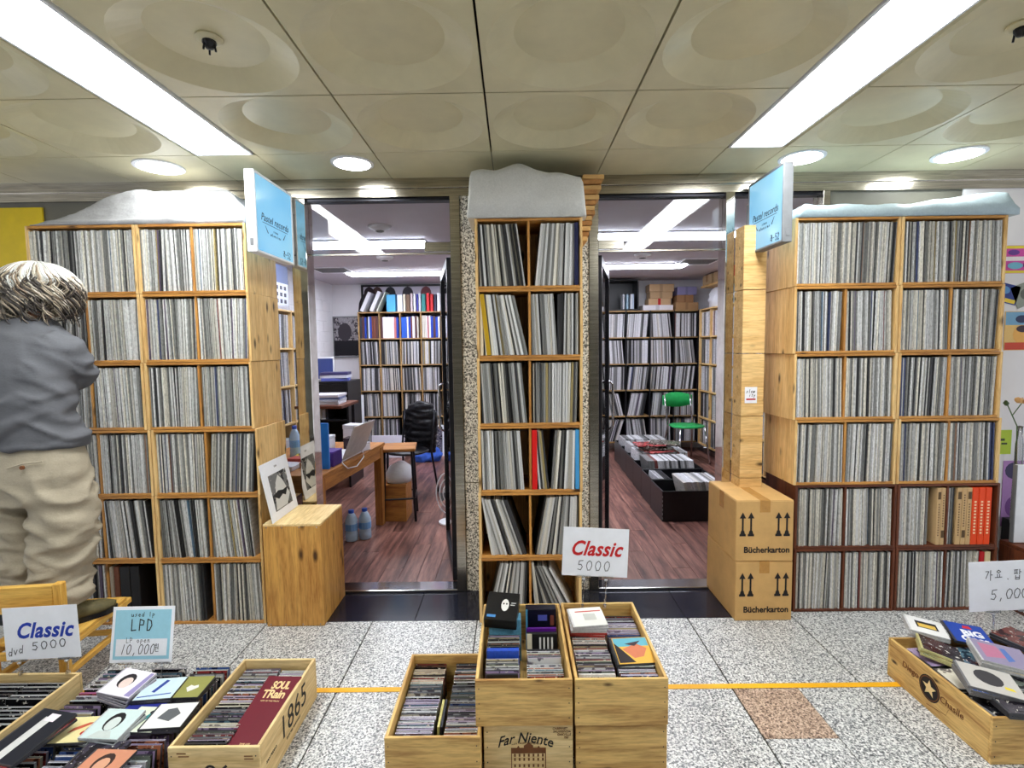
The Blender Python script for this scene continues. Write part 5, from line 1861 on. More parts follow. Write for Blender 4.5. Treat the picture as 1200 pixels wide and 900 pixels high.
# ================================================================== EDGES OF THE PICTURE
# left: yellow panel and dark band behind the person
p0, p1 = at(-60, 244, YW), at(53, 312, YW)
t = thing('wall_sign', 'yellow sign panel on the wall behind the grey-haired person', 'sign', ((p0.x + p1.x) / 2, YW + .018, p1.z))
w = (p1.x - p0.x) / 2; h = p0.z - p1.z
part('panel', 'yellowpanel', t, (-w, w, -.012, 0, 0, h))
part('lower_panel', 'grey', t, (-w, w, -.012, 0, -.34, -.003))
m = MB(); m.add([(x, -.0128, z) for x, z in oval(w - .17, -.26, .1, .16, 24)], [list(range(24))[::1]])
m.build('dark_arch_print', 'ink', t)
# right: posters on the lilac wall beyond the shelf
def poster(pxa, pya, pxb, pyb, c, label, shapes, rz=0, Y=YW + .005):
    a, b_ = at(pxa, pya, Y), at(pxb, pyb, Y)
    t = thing('poster', label, 'poster', ((a.x + b_.x) / 2, Y, b_.z))
    w, h = (b_.x - a.x) / 2, a.z - b_.z
    t.rotation_euler = (0, R(rz), 0)
    m = MB(); m.col = c; m.box(-w, w, -.002, 0, 0, h); sht = m.build('sheet', 'paint', t)
    m = MB()
    for i, (col, poly) in enumerate(shapes):
        m.col = col
        m.add([(x * w, -.0022 - .0003 * i, h * (z * .5 + .5)) for x, z in poly], [list(range(len(poly)))])
    m.build('print', 'paint', sht)


rect = lambda x0, x1, z0, z1: [(x0, z0), (x1, z0), (x1, z1), (x0, z1)]
struct('wall_beyond', 'roomwall', (2.56, 4.5, YW + .006, YW + .0195, 0, 2.33))
poster(1172, 288, 1216, 320, rgb(214, 80, 170), 'pink and yellow banded poster right of the right shelf', [(rgb(240, 220, 60), rect(-.97, .97, .78, .98)), (rgb(240, 220, 60), rect(-.97, .97, -.98, -.8)), (rgb(250, 240, 246), rect(-.9, .9, -.1, .2)), (rgb(110, 60, 150), oval(-.3, .5, .3, .2)), (rgb(120, 190, 220), oval(-.2, -.45, .4, .25)), (rgb(90, 40, 130), oval(.4, -.4, .2, .3))])
poster(1160, 332, 1190, 354, rgb(40, 60, 140), 'tilted dark blue card beside the right shelf', [(rgb(236, 206, 60), rect(.1, .9, -.9, -.5)), (rgb(90, 150, 210), oval(-.1, .3, .4, .4))], 15)
poster(1193, 330, 1222, 356, rgb(150, 156, 146), 'tilted grey card at the right edge', [(rgb(96, 100, 92), oval(0, 0, .5, .5))], -22)
poster(1178, 365, 1224, 410, rgb(236, 196, 120), 'cartoon style poster with blue top and orange foot right of the right shelf', [(rgb(120, 170, 206), rect(-.97, .97, .3, .97)), (rgb(40, 50, 90), oval(-.2, .6, .3, .2)), (rgb(40, 50, 90), oval(.5, .62, .25, .2)), (rgb(240, 180, 90), oval(-.1, -.2, .5, .5)), (rgb(60, 40, 50), oval(-.1, .1, .35, .18)), (rgb(206, 70, 40), rect(-.97, .97, -.97, -.6))])
poster(1176, 540, 1212, 616, rgb(176, 130, 190), 'violet poster leaning beside the foot of the right shelf', [(rgb(60, 50, 90), oval(-.4, .7, .5, .25)), (rgb(220, 170, 210), oval(.2, .0, .5, .5)), (rgb(120, 70, 140), oval(-.4, -.4, .4, .3)), (rgb(230, 220, 236), rect(-.9, .9, -.97, -.8))])
poster(1166, 504, 1184, 532, rgb(180, 206, 50), 'lime green note card on the wall beside the right shelf', [(rgb(60, 70, 30), rect(-.4, .2, .1, .3)), (rgb(60, 70, 30), rect(-.2, .5, -.2, -.05))])
p = at(1186, 640, 2.9)
t = thing('black_cabinet', 'black low cabinet beside the foot of the right shelf', 'cabinet', (2.86, 2.8, 0))
part('cabinet_body', 'black', t, (0, .5, 0, .16, 0, .42))
part('cabinet_door', 'black', t, (.01, .49, -.012, -.001, .02, .40))
a_ = at(1193, 545, 2.72)
t = thing('white_board', 'upright white board standing at the right edge', 'board', (a_.x, 2.72, .36))
part('board_panel', 'whiteplastic', t, (0, .22, 0, .02, 0, a_.z - .36))
part('board_edge', 'grey', t, (-.006, 0, -.002, .022, 0, a_.z - .36))
t = thing('low_stand', 'dark stand under the white board at the right edge', 'stand', (a_.x - .02, 2.6, 0))
part('stand_top', 'darkX', t, (0, .34, 0, .18, .335, .358))
for x in (.0, .31):
    part('stand_leg', 'darkZ', t, (x, x + .03, 0, .18, 0, .335))
# flower
q = at(1196, 500, 2.82)
t = thing('flower_vase', 'small glass vase with a peach flower at the right edge', 'vase', (q.x + .02, 2.84, .42))
m = MB(); m.lathe([(.022, .0), (.024, .02), (.018, q.z - .42 - .1), (.01, q.z - .42 - .05), (.012, q.z - .42)], 16); m.build('vase', 'clear', t, smooth=True)
m = MB()
zq = q.z - .42
m.tube([(0, 0, .05), (-.02, 0, zq), (-.08, 0, zq + .12)], .003, 6); m.tube([(-.05, 0, zq + .06), (.0, 0, zq + .13)], .0025, 6)
m.build('stem', plain('leaf_green', rgb(76, 104, 56), .6), t)
m = MB(); m.rings([ell(-.085, 0, zq + .115, .006, .006), ell(-.088, 0, zq + .13, .013, .013), ell(-.09, 0, zq + .145, .004, .004)]); m.build('bud', plain('bud_green', rgb(60, 84, 48), .6), t, smooth=True)
for k in range(7):
    a = k * .9
    m = MB()
    m.mx = Matrix.Translation((.005, 0, zq + .13)) @ Matrix.Rotation(a, 4, 'Z') @ Matrix.Rotation(R(55), 4, 'Y')
    m.rings([ell(0, 0, 0, .004, .002, 10), ell(0, 0, .02, .016, .003, 10), ell(0, 0, .036, .012, .002, 10), ell(0, 0, .043, .003, .001, 10)])
    m.build('petal', plain('peach_petal', rgb(240, 196, 140), .6) if k == 0 else bpy.data.materials['peach_petal'], t, smooth=True)

# ================================================================== INSIDE THE SHOP
room = MB()      # sleeves and books past the limit of single objects


def grid_shelf(name, label, loc, rz, cols, rows, cw, chh, dep, wood, z0=.0, back='black', th=.016):
    """open shelf, its face towards local -y; columns along local x"""
    t = thing(name, label, 'shelf', loc, rz)
    W, Hh = cols * cw + th, rows * chh + th
    for k in range(cols + 1):
        part('upright', wood[1], t, (k * cw, k * cw + th, 0, dep, z0, z0 + Hh), bev=.001)
    for k in range(rows + 1):
        part('shelf_board', wood[0], t, *[(c * cw + th, (c + 1) * cw, .002, dep, z0 + k * chh, z0 + k * chh + th) for c in range(cols)], bev=.001)
    part('back_panel', back, t, (0, W, dep, dep + .008, z0, z0 + Hh))
    mx = Matrix.Translation(loc) @ Matrix.Rotation(rz, 4, 'Z')
    cells = {}
    for r_ in range(rows):
        for c in range(cols):
            cells[r_, c] = (c * cw + th, (c + 1) * cw, z0 + (rows - 1 - r_) * chh + th)
    return t, mx, cells


def fill(mx, cell, r, lean=0, start=0., end=1., dark=.15, tint=(.96, .95, 1.0), h=LPH, tmin=.008, tmax=.018, warm=.1, yf=.02):
    room.mx = mx
    fill_packed(room, cell[0], cell[1], yf, cell[2], r, tmin, tmax, dark, lean, start, end, warm, tint, h)
    room.mx = None


rb = random.Random(31)
OAK = ('oakX', 'oakZ')
# back shelf of the left room
xa = at(424, 500, 6.9).x
t, mx, cells = grid_shelf('record_shelf', 'wooden record shelf against the back wall of the left room', (xa, 6.88, 0), 0, 4, 5, .278, .352, .3, OAK, z0=.17)
shelf_left = t
for (r_, c), ce in cells.items():
    if r_ == 0:
        continue
    fill(mx, ce, rb, rb.uniform(-2, 1), end=rb.uniform(.9, 1), dark=.28, warm=.35, h=.31)
# brighter books of its upper row, one by one
BKC = [(rgb(*c)) for c in ((230, 228, 236), (60, 60, 70), (206, 200, 190), (120, 70, 60), (196, 120, 120), (90, 60, 60), (226, 226, 240), (40, 70, 170))]
for c in range(4):
    a, b_, z = cells[0, c]
    x = a + .004
    k = 0
    while x < b_ - .03:
        t_ = rb.uniform(.016, .034)
        col = rb.choice(BKC)
        if c == 2 and k == 0:
            t_, col = .075, rgb(44, 90, 190)
        if c == 1 and k == 1:
            t_, col = .15, rgb(236, 228, 240)
        m = MB(); m.col = col; m.cbox(0, t_ - .002, 0, .22, 0, .30 - rb.uniform(0, .025), b=.002)
        tag(m.build('book', 'paint', loc=(xa + x, 6.90, z)), '%s book, %s from left, in upper compartment %s of the left room shelf' % (colour_word(col), nth(k + 1), ('one', 'two', 'three', 'four')[c]), 'book', 'books in the left room shelf')
        x += t_ + .0015
        k += 1
# books on top of the shelf
ztop = .17 + 5 * .352 + .016
spec = [(433, -1, .05, rgb(230, 230, 238), 'white book leaning left on top of the left room shelf, first'), (444, -1, .05, rgb(236, 236, 244), 'white book leaning left on top of the left room shelf, second'), (452, -1, .02, rgb(206, 212, 200), 'thin grey book leaning left on top of the left room shelf'),
        (454, 0, .12, rgb(84, 176, 226), 'sky blue box on top of the left room shelf'), (466.5, 0, .07, rgb(226, 232, 246), 'broad white book on top of the left room shelf'), (473.5, 0, .03, rgb(236, 226, 206), 'cream book on top of the left room shelf'), (477, 0, .05, rgb(110, 84, 66), 'brown book on top of the left room shelf'), (482, 0, .03, rgb(206, 190, 196), 'pinkish book on top of the left room shelf'), (485.5, 0, .03, rgb(226, 226, 236), 'white book beside the indigo one on top of the left room shelf'), (489, 0, .025, rgb(60, 60, 150), 'indigo book on top of the left room shelf'),
        (491.5, 0, .03, rgb(196, 200, 214), 'pale grey book on top of the left room shelf'), (495, 0, .05, rgb(50, 130, 130), 'teal book on top of the left room shelf'), (500.5, 0, .04, rgb(214, 40, 50), 'red book, left of two, on top of the left room shelf'), (505, 0, .04, rgb(196, 30, 40), 'red book, right of two, on top of the left room shelf'), (509.5, 0, .03, rgb(50, 50, 80), 'navy book on top of the left room shelf'), (513, 0, .04, rgb(222, 222, 230), 'white book at the right end on top of the left room shelf')]
for (px, ln, t_, col, lb) in spec:
    x = at(px, 370, 6.95).x
    h = .25 if ln == 0 else .30
    m = MB(); m.col = col; m.cbox(0, t_ - .003, 0, .2, 0, h - rb.uniform(0, .03), b=.002)
    tag(m.build('book', 'paint', loc=(x - (.0 if ln == 0 else .12), 6.92, ztop + .001 + (.0 if ln == 0 else t_ * .42)), rot=(0, R(25 if ln else 0), 0)), lb, 'book')
# framed poster above that shelf
a_, b_ = at(423, 334, 7.18), at(519, 374, 7.18)
t = thing('poster', 'dark framed wide poster with several standing figures above the left room shelf', 'poster', ((a_.x + b_.x) / 2, 7.185, b_.z - .1))
w, h = (b_.x - a_.x) / 2, a_.z - b_.z + .1
part('poster_frame', 'black', t, (-w, w, -.015, 0, h - .03, h), (-w, w, -.015, 0, 0, .03), (-w, -w + .03, -.015, 0, .03, h - .03), (w - .03, w, -.015, 0, .03, h - .03))
m = MB(); m.col = rgb(196, 190, 206); m.box(-w + .03, w - .03, -.008, -.002, .03, h - .03); m.build('sheet', 'paint', t)
m = MB()
for (fx, c1, c2) in ((-.8, rgb(40, 24, 30), rgb(36, 24, 34)), (-.6, rgb(70, 46, 44), rgb(170, 160, 200)), (-.28, rgb(26, 20, 30), rgb(60, 56, 140)), (.15, rgb(34, 28, 40), rgb(150, 150, 190)), (.6, rgb(110, 46, 56), rgb(190, 186, 206))):
    m.col = c2; m.add([(x, -.0085, z) for x, z in oval(fx * w, h * .4, .16, .26, 16)], [list(range(16))])
    m.col = c1; m.add([(x, -.009, z) for x, z in oval(fx * w, h * .78, .075, .1, 16)], [list(range(16))])
m.build('figure_print', 'paint', t)
# framed dark photograph on the back wall
a_, b_ = at(389, 371, 7.18), at(423, 419, 7.18)
t = thing('framed_photo', 'framed dark grey photograph on the white back wall of the left room', 'picture', ((a_.x + b_.x) / 2, 7.19, b_.z))
w, h = (b_.x - a_.x) / 2, a_.z - b_.z
part('picture_frame', 'grey', t, (-w, w, -.02, 0, h - .02, h), (-w, w, -.02, 0, 0, .025), (-w, -w + .02, -.02, 0, .025, h - .02), (w - .02, w, -.02, 0, .025, h - .02))
m = MB(); m.col = rgb(150, 146, 152); m.box(-w + .02, w - .02, -.012, -.004, .025, h - .02); m.build('sheet', 'cover', t)
m = MB(); m.col = rgb(24, 22, 30); m.add([(x, -.0125, z) for x, z in rect(-w + .02, w - .02, .03, h * .42)], [(0, 1, 2, 3)])
m.col = rgb(60, 56, 64); m.add([(x, -.0128, z) for x, z in oval(-.02, h * .62, w * .5, h * .22, 16)], [list(range(16))])
m.build('photo_print', 'paint', t)

# shelf along the left wall, faces the aisle
t, mx, cells = grid_shelf('record_shelf', 'pine record shelf along the left wall of the left room', (-2.10, 4.15, 0), R(90), 3, 5, .36, .352, .3, ('pineX', 'pineZ'), z0=.05)
for (r_, c), ce in cells.items():
    if r_ > 2:
        continue
    fill(mx, ce, rb, rb.uniform(-2, 2), dark=.2, end=.97)
for k, (z, hh, col, lb) in enumerate(((.4, .2, rgb(226, 228, 236), 'white paper stack in the lower pine shelf of the left room'), (.05, .28, rgb(40, 40, 48), 'dark binder box in the bottom of the pine shelf of the left room'))):
    m = MB(); m.col = col; m.cbox(0, .26, 0, .32, 0, hh, b=.004)
    tag(m.build('paper_stack', 'paint', loc=(-2.38, 4.535, z + .017)), lb, 'paper')
# calendar poster hanging above that shelf
a_ = at(327, 335, 4.9)
t = thing('calendar', 'blue topped calendar sheet with rows of small pictures in the left room', 'calendar', (-2.102, 4.62, 1.86))
m = MB(); m.col = rgb(214, 216, 226); m.box(0, .004, -.16, .2, 0, .36); m.build('sheet', 'paint', t)
m = MB(); m.col = rgb(92, 104, 140); m.box(.004, .005, -.16, .2, .2, .36)
m.col = rgb(60, 62, 80)
for i in range(3):
    for j in range(4):
        m.box(.004, .005, -.13 + j * .08, -.085 + j * .08, .02 + i * .06, .055 + i * .06)
m.build('print', 'paint', t)

# ---- desk with its clutter
dk = thing('desk', 'brown wooden desk just inside the left entrance', 'desk', (-1.14, 3.66, 0), R(-6))
DZ = .68
part('desk_top', 'deskY', dk, (-.7, 0, -.57, .55, DZ - .028, DZ), bev=.003)
part('apron', 'deskY', dk, (-.03, -.008, -.55, .53, DZ - .115, DZ - .028), bev=.002)
part('apron', 'deskX', dk, (-.68, -.03, -.55, -.53, DZ - .115, DZ - .028), bev=.002)
for (x, y) in ((-.065, .46), (-.69, .46), (-.69, -.56), (-.065, -.56)):
    part('leg', 'deskZ', dk, (x, x + .062, y, y + .062, 0.003, DZ - .028), bev=.003)
rzd = R(-6)


def on_desk(x, y):
    c, s = math.cos(rzd), math.sin(rzd)
    return (-1.14 + x * c - y * s, 3.66 + x * s + y * c)


def item(name, label, cat, x, y, z=DZ + .001, rz=0):
    q = on_desk(x, y)
    return thing(name, label, cat, (q[0], q[1], z), rzd + R(rz))


t = item('laptop', 'open silver laptop on the desk seen from behind its screen', 'laptop', -.17, .0, rz=0)
part('keyboard_base', 'whiteplastic', t, (-.1, .14, -.19, .19, 0, .012))
s = MB(); s.cbox(-.004, .004, -.19, .19, 0, .25, b=.002); s.build('screen', plain('silver_plastic', rgb(176, 170, 166), .35), t, (.14, 0, .012), (0, R(22), 0))
t = item('blue_folder', 'tall blue folder standing at the near end of the desk', 'folder', -.075, -.40)
m = MB(); m.col = rgb(40, 116, 206); m.cbox(0, .05, 0, .02, 0, .30, b=.002); m.build('cover', 'paint', t)
m = MB(); m.col = rgb(236, 236, 240); m.cbox(.003, .047, .02, .026, .005, .295, b=.001); m.build('pages', 'paint', t)
t = item('purple_box', 'dark purple box on the near end of the desk', 'box', -.085, -.27)
m = MB(); m.col = rgb(62, 34, 120); m.cbox(-.05, .06, -.07, .07, 0, .09, b=.003); m.build('box_body', 'paint', t)
m = MB(); m.col = rgb(80, 46, 146); m.cbox(-.052, .062, -.072, .072, .09, .1, b=.002); m.build('lid', 'paint', t)


def bottle(x, y, z, lb, on=True, sc_=1.0, cap=rgb(50, 90, 190)):
    if on:
        t = item('water_bottle', lb, 'bottle', x, y)
    else:
        t = thing('water_bottle', lb, 'bottle', (x, y, z))
    m = MB(); m.lathe([(.03 * sc_, 0), (.036 * sc_, .008), (.036 * sc_, .05), (.034 * sc_, .08), (.036 * sc_, .11), (.036 * sc_, .16), (.022 * sc_, .2), (.014 * sc_, .215)], 14); m.build('bottle_body', plain('bottle_plastic', rgb(176, 200, 226), .15) if 'bottle_plastic' not in bpy.data.materials else bpy.data.materials['bottle_plastic'], t, smooth=True)
    m = MB(); m.col = cap; m.lathe([(.015 * sc_, .214), (.016 * sc_, .218), (.016 * sc_, .236), (.012 * sc_, .238)], 12); m.build('bottle_cap', 'paint', t)
    m = MB(); m.col = rgb(120, 170, 226); m.lathe([(.0365 * sc_, .085), (.0368 * sc_, .09), (.0368 * sc_, .13), (.0365 * sc_, .135)], 14); m.build('bottle_label', 'paint', t)


bottle(-.42, -.1, 0, 'tall clear water bottle behind the laptop')
bottle(-.36, -.02, 0, 'short clear water bottle behind the laptop', sc_=.9)
bottle(-1.25, 3.8, .003, 'water bottle on the floor under the desk, left one', False, 1.3)
bottle(-1.16, 3.84, .003, 'water bottle on the floor under the desk, right one', False, 1.3)
for (x, y, w, d, h, c, nm, lb, cat) in ((-.3, -.28, .1, .09, .05, rgb(190, 70, 60), 'red_tin', 'small red tin near the purple box on the desk', 'tin'), (-.34, -.16, .08, .12, .04, rgb(236, 214, 40), 'yellow_box', 'small yellow carton on the desk behind the laptop', 'box'), (-.24, -.2, .14, .1, .07, rgb(226, 226, 220), 'paper_box', 'white paper box beside the laptop', 'box'),
                                       (-.36, .2, .12, .16, .11, rgb(224, 226, 234), 'white_carton', 'white carton on the far side of the desk', 'box'), (-.2, .42, .14, .12, .17, rgb(232, 230, 240), 'white_box', 'upright white box at the far end of the desk', 'box'), (-.47, .05, .1, .12, .05, rgb(50, 60, 140), 'blue_case', 'dark blue case at the back of the desk', 'case'),
                                       (-.2, -.33, .07, .1, .035, rgb(206, 120, 60), 'orange_box', 'small orange box at the aisle edge of the desk', 'box'), (-.3, -.4, .12, .16, .03, rgb(230, 230, 236), 'paper_tray', 'white paper tray at the near end of the desk', 'tray'),
                                       (-.06, .2, .09, .12, .06, rgb(222, 220, 226), 'white_case', 'white case beside the dark pen cup', 'case'), (-.16, .27, .1, .09, .09, rgb(60, 44, 50), 'dark_box', 'dark box near the far end of the desk', 'box')):
    t = item(nm, lb, cat, x, y, rz=rb.uniform(-12, 12))
    m = MB(); m.col = c; m.cbox(-w / 2, w / 2, -d / 2, d / 2, 0, h * .8, b=.003); m.build('box_body', 'paint', t)
    m = MB(); m.col = tuple(x_ * .85 for x_ in c); m.cbox(-w / 2 - .002, w / 2 + .002, -d / 2 - .002, d / 2 + .002, h * .8, h, b=.002); m.build('lid', 'paint', t)
t = item('dark_mug', 'dark pen cup near the far end of the desk', 'cup', -.08, .3)
m = MB(); m.col = rgb(46, 34, 40); m.lathe([(.035, 0), (.04, .01), (.04, .12), (.036, .12), (.034, .02)], 16); m.build('cup', 'paint', t, smooth=True)
m = MB(); m.col = rgb(60, 60, 66)
for k in range(5):
    m.tube([(.01 * math.cos(k), .01 * math.sin(k), .03), (.025 * math.cos(k * 1.3), .025 * math.sin(k * 1.3), .17)], .004, 6)
m.build('pens', 'paint', t)
t = item('cable', 'white cable hanging over the edge of the desk', 'cable', 0, 0, z=0)
m = MB(); m.tube([(-.06, -.1, DZ + .012), (-.03, -.2, DZ + .008), (.004, -.26, DZ + .006), (.012, -.2, DZ - .04), (.012, -.05, DZ - .06), (.01, .08, DZ - .02), (-.02, .14, DZ + .006)], .004, 6)
m.build('cord', 'whiteplastic', t, smooth=True)

# side shelf and black cabinet beside the desk
t = thing('wall_shelf', 'dark wooden shelf board above the desk at the left', 'shelf', (-1.95, 4.5, 0))
part('shelf_board', 'darkX', t, (0, .42, 0, .5, .93, .955))
part('bracket', 'darkmetal', t, (.02, .05, .02, .05, .7, .93)); part('bracket', 'darkmetal', t, (.36, .39, .45, .48, .7, .93))
for k in range(4):
    m = MB(); m.col = (rgb(226, 228, 236), rgb(190, 194, 206), rgb(120, 130, 170), rgb(214, 210, 220))[k]; m.cbox(-.15, .17, -.12, .14, 0, .022, b=.002)
    tag(m.build('magazine', 'paint', loc=(-1.76, 4.7, .956 + k * .0228), rot=(0, 0, R(rb.uniform(-9, 9)))), 'magazine in the pile on the dark shelf board, layer %s' % ('one from below', 'two from below', 'three from below', 'on top')[k], 'magazine')
t = thing('black_cabinet', 'black cabinet with an open side standing behind the desk', 'cabinet', (-2.25, 5.3, 0))
part('cabinet_side', 'black', t, (0, .02, 0, .45, 0, 1.12)); part('cabinet_side', 'black', t, (.5, .52, 0, .45, 0, 1.12))
part('cabinet_top', 'black', t, (.02, .5, 0, .45, 1.1, 1.12)); part('cabinet_shelf', 'black', t, (.02, .5, .01, .44, .7, .72)); part('cabinet_back', 'black', t, (.02, .5, .43, .45, 0, 1.1))
part('cabinet_drawer', 'black', t, (.02, .5, -.005, .4, .84, 1.095))
for k in range(8):
    m = MB(); m.col = BKC[k % 3]; m.cbox(0, .028, 0, .25, 0, .1 + .01 * (k % 2), b=.002)
    tag(m.build('file', 'paint', loc=(-2.22 + k * .032, 5.36, .721)), 'file standing %s from left in the open black cabinet behind the desk' % nth(k + 1), 'file', 'files in the black cabinet')
t = thing('tablet', 'dark blue screen standing on top of the black cabinet', 'tablet', (-2.06, 5.5, 1.122))
s = MB(); s.cbox(-.12, .12, -.006, .006, 0, .26, b=.003); s.build('tablet_body', 'whiteplastic', t, (0, 0, 0), (R(-14), 0, R(18)))
s = MB(); s.col = rgb(40, 60, 130); s.box(-.105, .105, -.0075, -.006, .02, .24); s.build('tablet_screen', 'paint', t, (0, 0, 0), (R(-14), 0, R(18)))
for k in range(3):
    m = MB(); m.col = (rgb(100, 110, 190), rgb(210, 212, 226), rgb(70, 66, 110))[k]; m.cbox(-.14, .14, -.1, .1, 0, .03, b=.002)
    tag(m.build('magazine', 'paint', loc=(-1.9, 5.45, 1.122 + k * .031), rot=(0, 0, R(rb.uniform(-15, 15)))), 'magazine lying on the black cabinet, %s of three' % ('lowest', 'middle', 'topmost')[k], 'magazine')
t = thing('pegboard', 'white round-holed panel beside the back shelf of the left room', 'panel', (-2.1, 6.6, 0))
part('panel', 'whiteplastic', t, (-.2, .14, 0, .03, 0, .86))
m = MB(); m.tube([(.03, .0, .72), (.03, -.003, .72)], .045, 18); m.build('hole', 'black', t)

# stool with paper bag
t = thing('metal_stool', 'dark metal framed stool standing in front of the desk end', 'stool', (-1.0, 4.33, 0), R(8))
m = MB(); m.cbox(-.13, .15, -.15, .15, .60, .625, b=.004); m.build('seat', 'deskX', t)
for (x, y) in ((-.12, -.14), (.14, -.14), (-.12, .14), (.14, .14)):
    m = MB(); m.tube([(x, y, .003), (x * .85, y * .85, .6)], .011, 8); m.build('leg', 'darkmetal', t)
m = MB()
for z in (.2,):
    m.tube([(-.12, -.14, z), (.14, -.14, z), (.14, .14, z), (-.12, .14, z), (-.12, -.14, z)], .008, 6)
m.build('foot_ring', 'darkmetal', t)
t = thing('wooden_box', 'brown wooden box under the metal stool', 'box', (-1.02, 4.33, .003))
part('box_body', 'deskX', t, (-.1, .1, -.12, .12, 0, .3)); part('box_rim', 'deskX', t, (-.105, .105, -.125, .125, .3, .315))
m = MB(); m.rings([ell(0, 0, 0, .1, .1, 20), ell(0, 0, .06, .12, .11, 20), ell(.01, 0, .13, .09, .08, 20), ell(.02, 0, .17, .03, .03, 20)])
tag(m.build('plastic_bag', 'bagcloth', loc=(-1.0, 4.33, .32), smooth=True), 'crumpled white plastic bag on the box under the stool', 'bag')


# ---- chairs
def metal_chair(label, loc, rz, mat, frame, seat_z=.45):
    t = thing('chair', label, 'chair', loc, rz)
    m = MB(); m.rings([ell(0, 0, seat_z - .012, .19, .18), ell(0, 0, seat_z, .21, .2), ell(0, 0, seat_z + .014, .2, .19), ell(0, 0, seat_z + .018, .12, .12)]); m.build('seat', mat, t, smooth=True)
    for s in (-1, 1):
        m = MB(); m.tube([(s * .2, -.2, .003), (s * .16, -.15, seat_z - .01)], .011, 8); m.build('leg', frame, t, smooth=True)
        m = MB(); m.tube([(s * .2, .24, .003), (s * .17, .17, seat_z - .01), (s * .175, .21, seat_z + .2), (s * .175, .25, seat_z + .38)], .011, 8); m.build('back_leg', frame, t, smooth=True)
    m = MB()
    rr_ = []
    for k in range(9):
        f = k / 8
        x = -.2 + .4 * f
        yy = .24 + .05 * math.sin(math.pi * f)
        zc = seat_z + .3
        hh = .06 + .035 * math.sin(math.pi * f)
        rr_.append([(x, yy - .012, zc - hh), (x, yy + .012, zc - hh), (x, yy + .02, zc), (x, yy + .014, zc + hh), (x, yy - .01, zc + hh), (x, yy - .006, zc)])
    m.rings(rr_); m.build('backrest', mat, t, smooth=True)
    return t


q = at(801, 533, 6.45)
metal_chair('bright green moulded chair at the back of the right room', (at(803, 500, 6.35).x, 6.3, 0.003), R(10), plain('green_plastic', rgb(40, 168, 88), .35), 'chrome')
cx = at(478, 520, 5.0).x
metal_chair('black chair with a padded jacket over its back in the left room', (cx, 4.95, .003), R(-22), 'black', 'darkmetal')
m = MB()
m.rings([ell(0, 0, .40, .17, .055, 26), ell(0, 0, .52, .185, .075, 26), ell(0, 0.01, .66, .19, .08, 26), ell(0, .02, .80, .175, .075, 26), ell(0, .02, .88, .14, .06, 26), ell(0, .02, .91, .05, .03, 26)])
bx_ = remesh(m, 'jacket', 'jacket', .012, None, 4, lambda p, n_: .012 * ridge(p, 6, 6, 22, 1))
bx_.location = (cx + .09, 5.19, .0); bx_.rotation_euler = (0, 0, R(-22))
tag(bx_, 'black padded jacket hung over the back of the chair in the left room', 'jacket')

# framed picture and blue bag at the foot of the back shelf
a_ = at(520, 503, 6.8)
t = thing('leaning_picture', 'white framed picture leaning against the foot of the left room shelf', 'picture', (a_.x - .19, 6.8, .003))
t.rotation_euler = (R(-8), 0, 0)
w, h = .19, .42
part('picture_frame', 'whiteplastic', t, (-w, w, 0, .02, h - .025, h), (-w, w, 0, .02, 0, .025), (-w, -w + .025, 0, .02, .025, h - .025), (w - .025, w, 0, .02, .025, h - .025))
m = MB(); m.col = rgb(96, 92, 104); m.box(-w + .025, w - .025, .006, .014, .025, h - .025); m.build('sheet', 'cover', t)
m = MB(); m.rings([ell(0, 0, 0, .17, .12, 24), ell(.01, 0, .07, .2, .14, 24), ell(.02, 0, .14, .14, .1, 24), ell(.04, 0, .2, .04, .03, 24)])
b2 = remesh(m, 'cloth_bag', 'bluecloth', .014, None, 2, lambda p, n_: .02 * ridge(p, 11, 11, 13, 3))
b2.location = (a_.x - .2, 6.55, .005); tag(b2, 'crumpled blue cloth bag on the floor before the leaning frame', 'bag')
m = MB(); m.col = rgb(224, 220, 232); m.cbox(-.22, .22, 0, .02, 0, .3, b=.004)
tag(m.build('white_card', 'paint', loc=(at(455, 520, 6.75).x, 6.72, .003), rot=(R(-6), 0, 0)), 'white board leaning below the left room shelf', 'board')
# round floor fan behind the left door
q = at(519, 578, 4.1)
t = thing('floor_fan', 'small round floor fan half hidden by the open left door', 'fan', (q.x + .04, 4.1, 0))
zc = q.z
m = MB()
for rr_ in (.07, .12, .17):
    m.tube([(rr_ * .55 * math.cos(2 * math.pi * k / 20), 0, zc + rr_ * math.sin(2 * math.pi * k / 20)) for k in range(21)], .005, 6)
m.build('guard', 'whiteplastic', t)
for k in range(4):
    a = k * math.pi / 2 + .4
    m = MB(); m.add([(0, .012, zc), (.09 * .55 * math.cos(a - .4) * 1.5, .01, zc + .14 * math.sin(a - .4)), (.09 * .55 * math.cos(a) * 1.6, .02, zc + .15 * math.sin(a)), (.09 * .55 * math.cos(a + .3) * 1.2, .03, zc + .12 * math.sin(a + .3)),
                     (0, .016, zc), (.09 * .55 * math.cos(a - .4) * 1.5, .014, zc + .14 * math.sin(a - .4)), (.09 * .55 * math.cos(a) * 1.6, .024, zc + .15 * math.sin(a)), (.09 * .55 * math.cos(a + .3) * 1.2, .034, zc + .12 * math.sin(a + .3))], [(0, 1, 2, 3), (7, 6, 5, 4), (0, 4, 5, 1), (1, 5, 6, 2), (2, 6, 7, 3), (3, 7, 4, 0)])
    m.build('blade', 'grey', t)
m = MB(); m.tube([(0, .02, zc), (0, .1, zc)], .035, 12); m.build('motor', 'whiteplastic', t)
m = MB(); m.tube([(0, .08, zc), (0, .08, .02)], .012, 8); m.build('stem', 'whiteplastic', t)
m = MB(); m.lathe([(.09, .003), (.09, .015), (.03, .03)], 18, (0, .08)); m.build('base', 'whiteplastic', t)

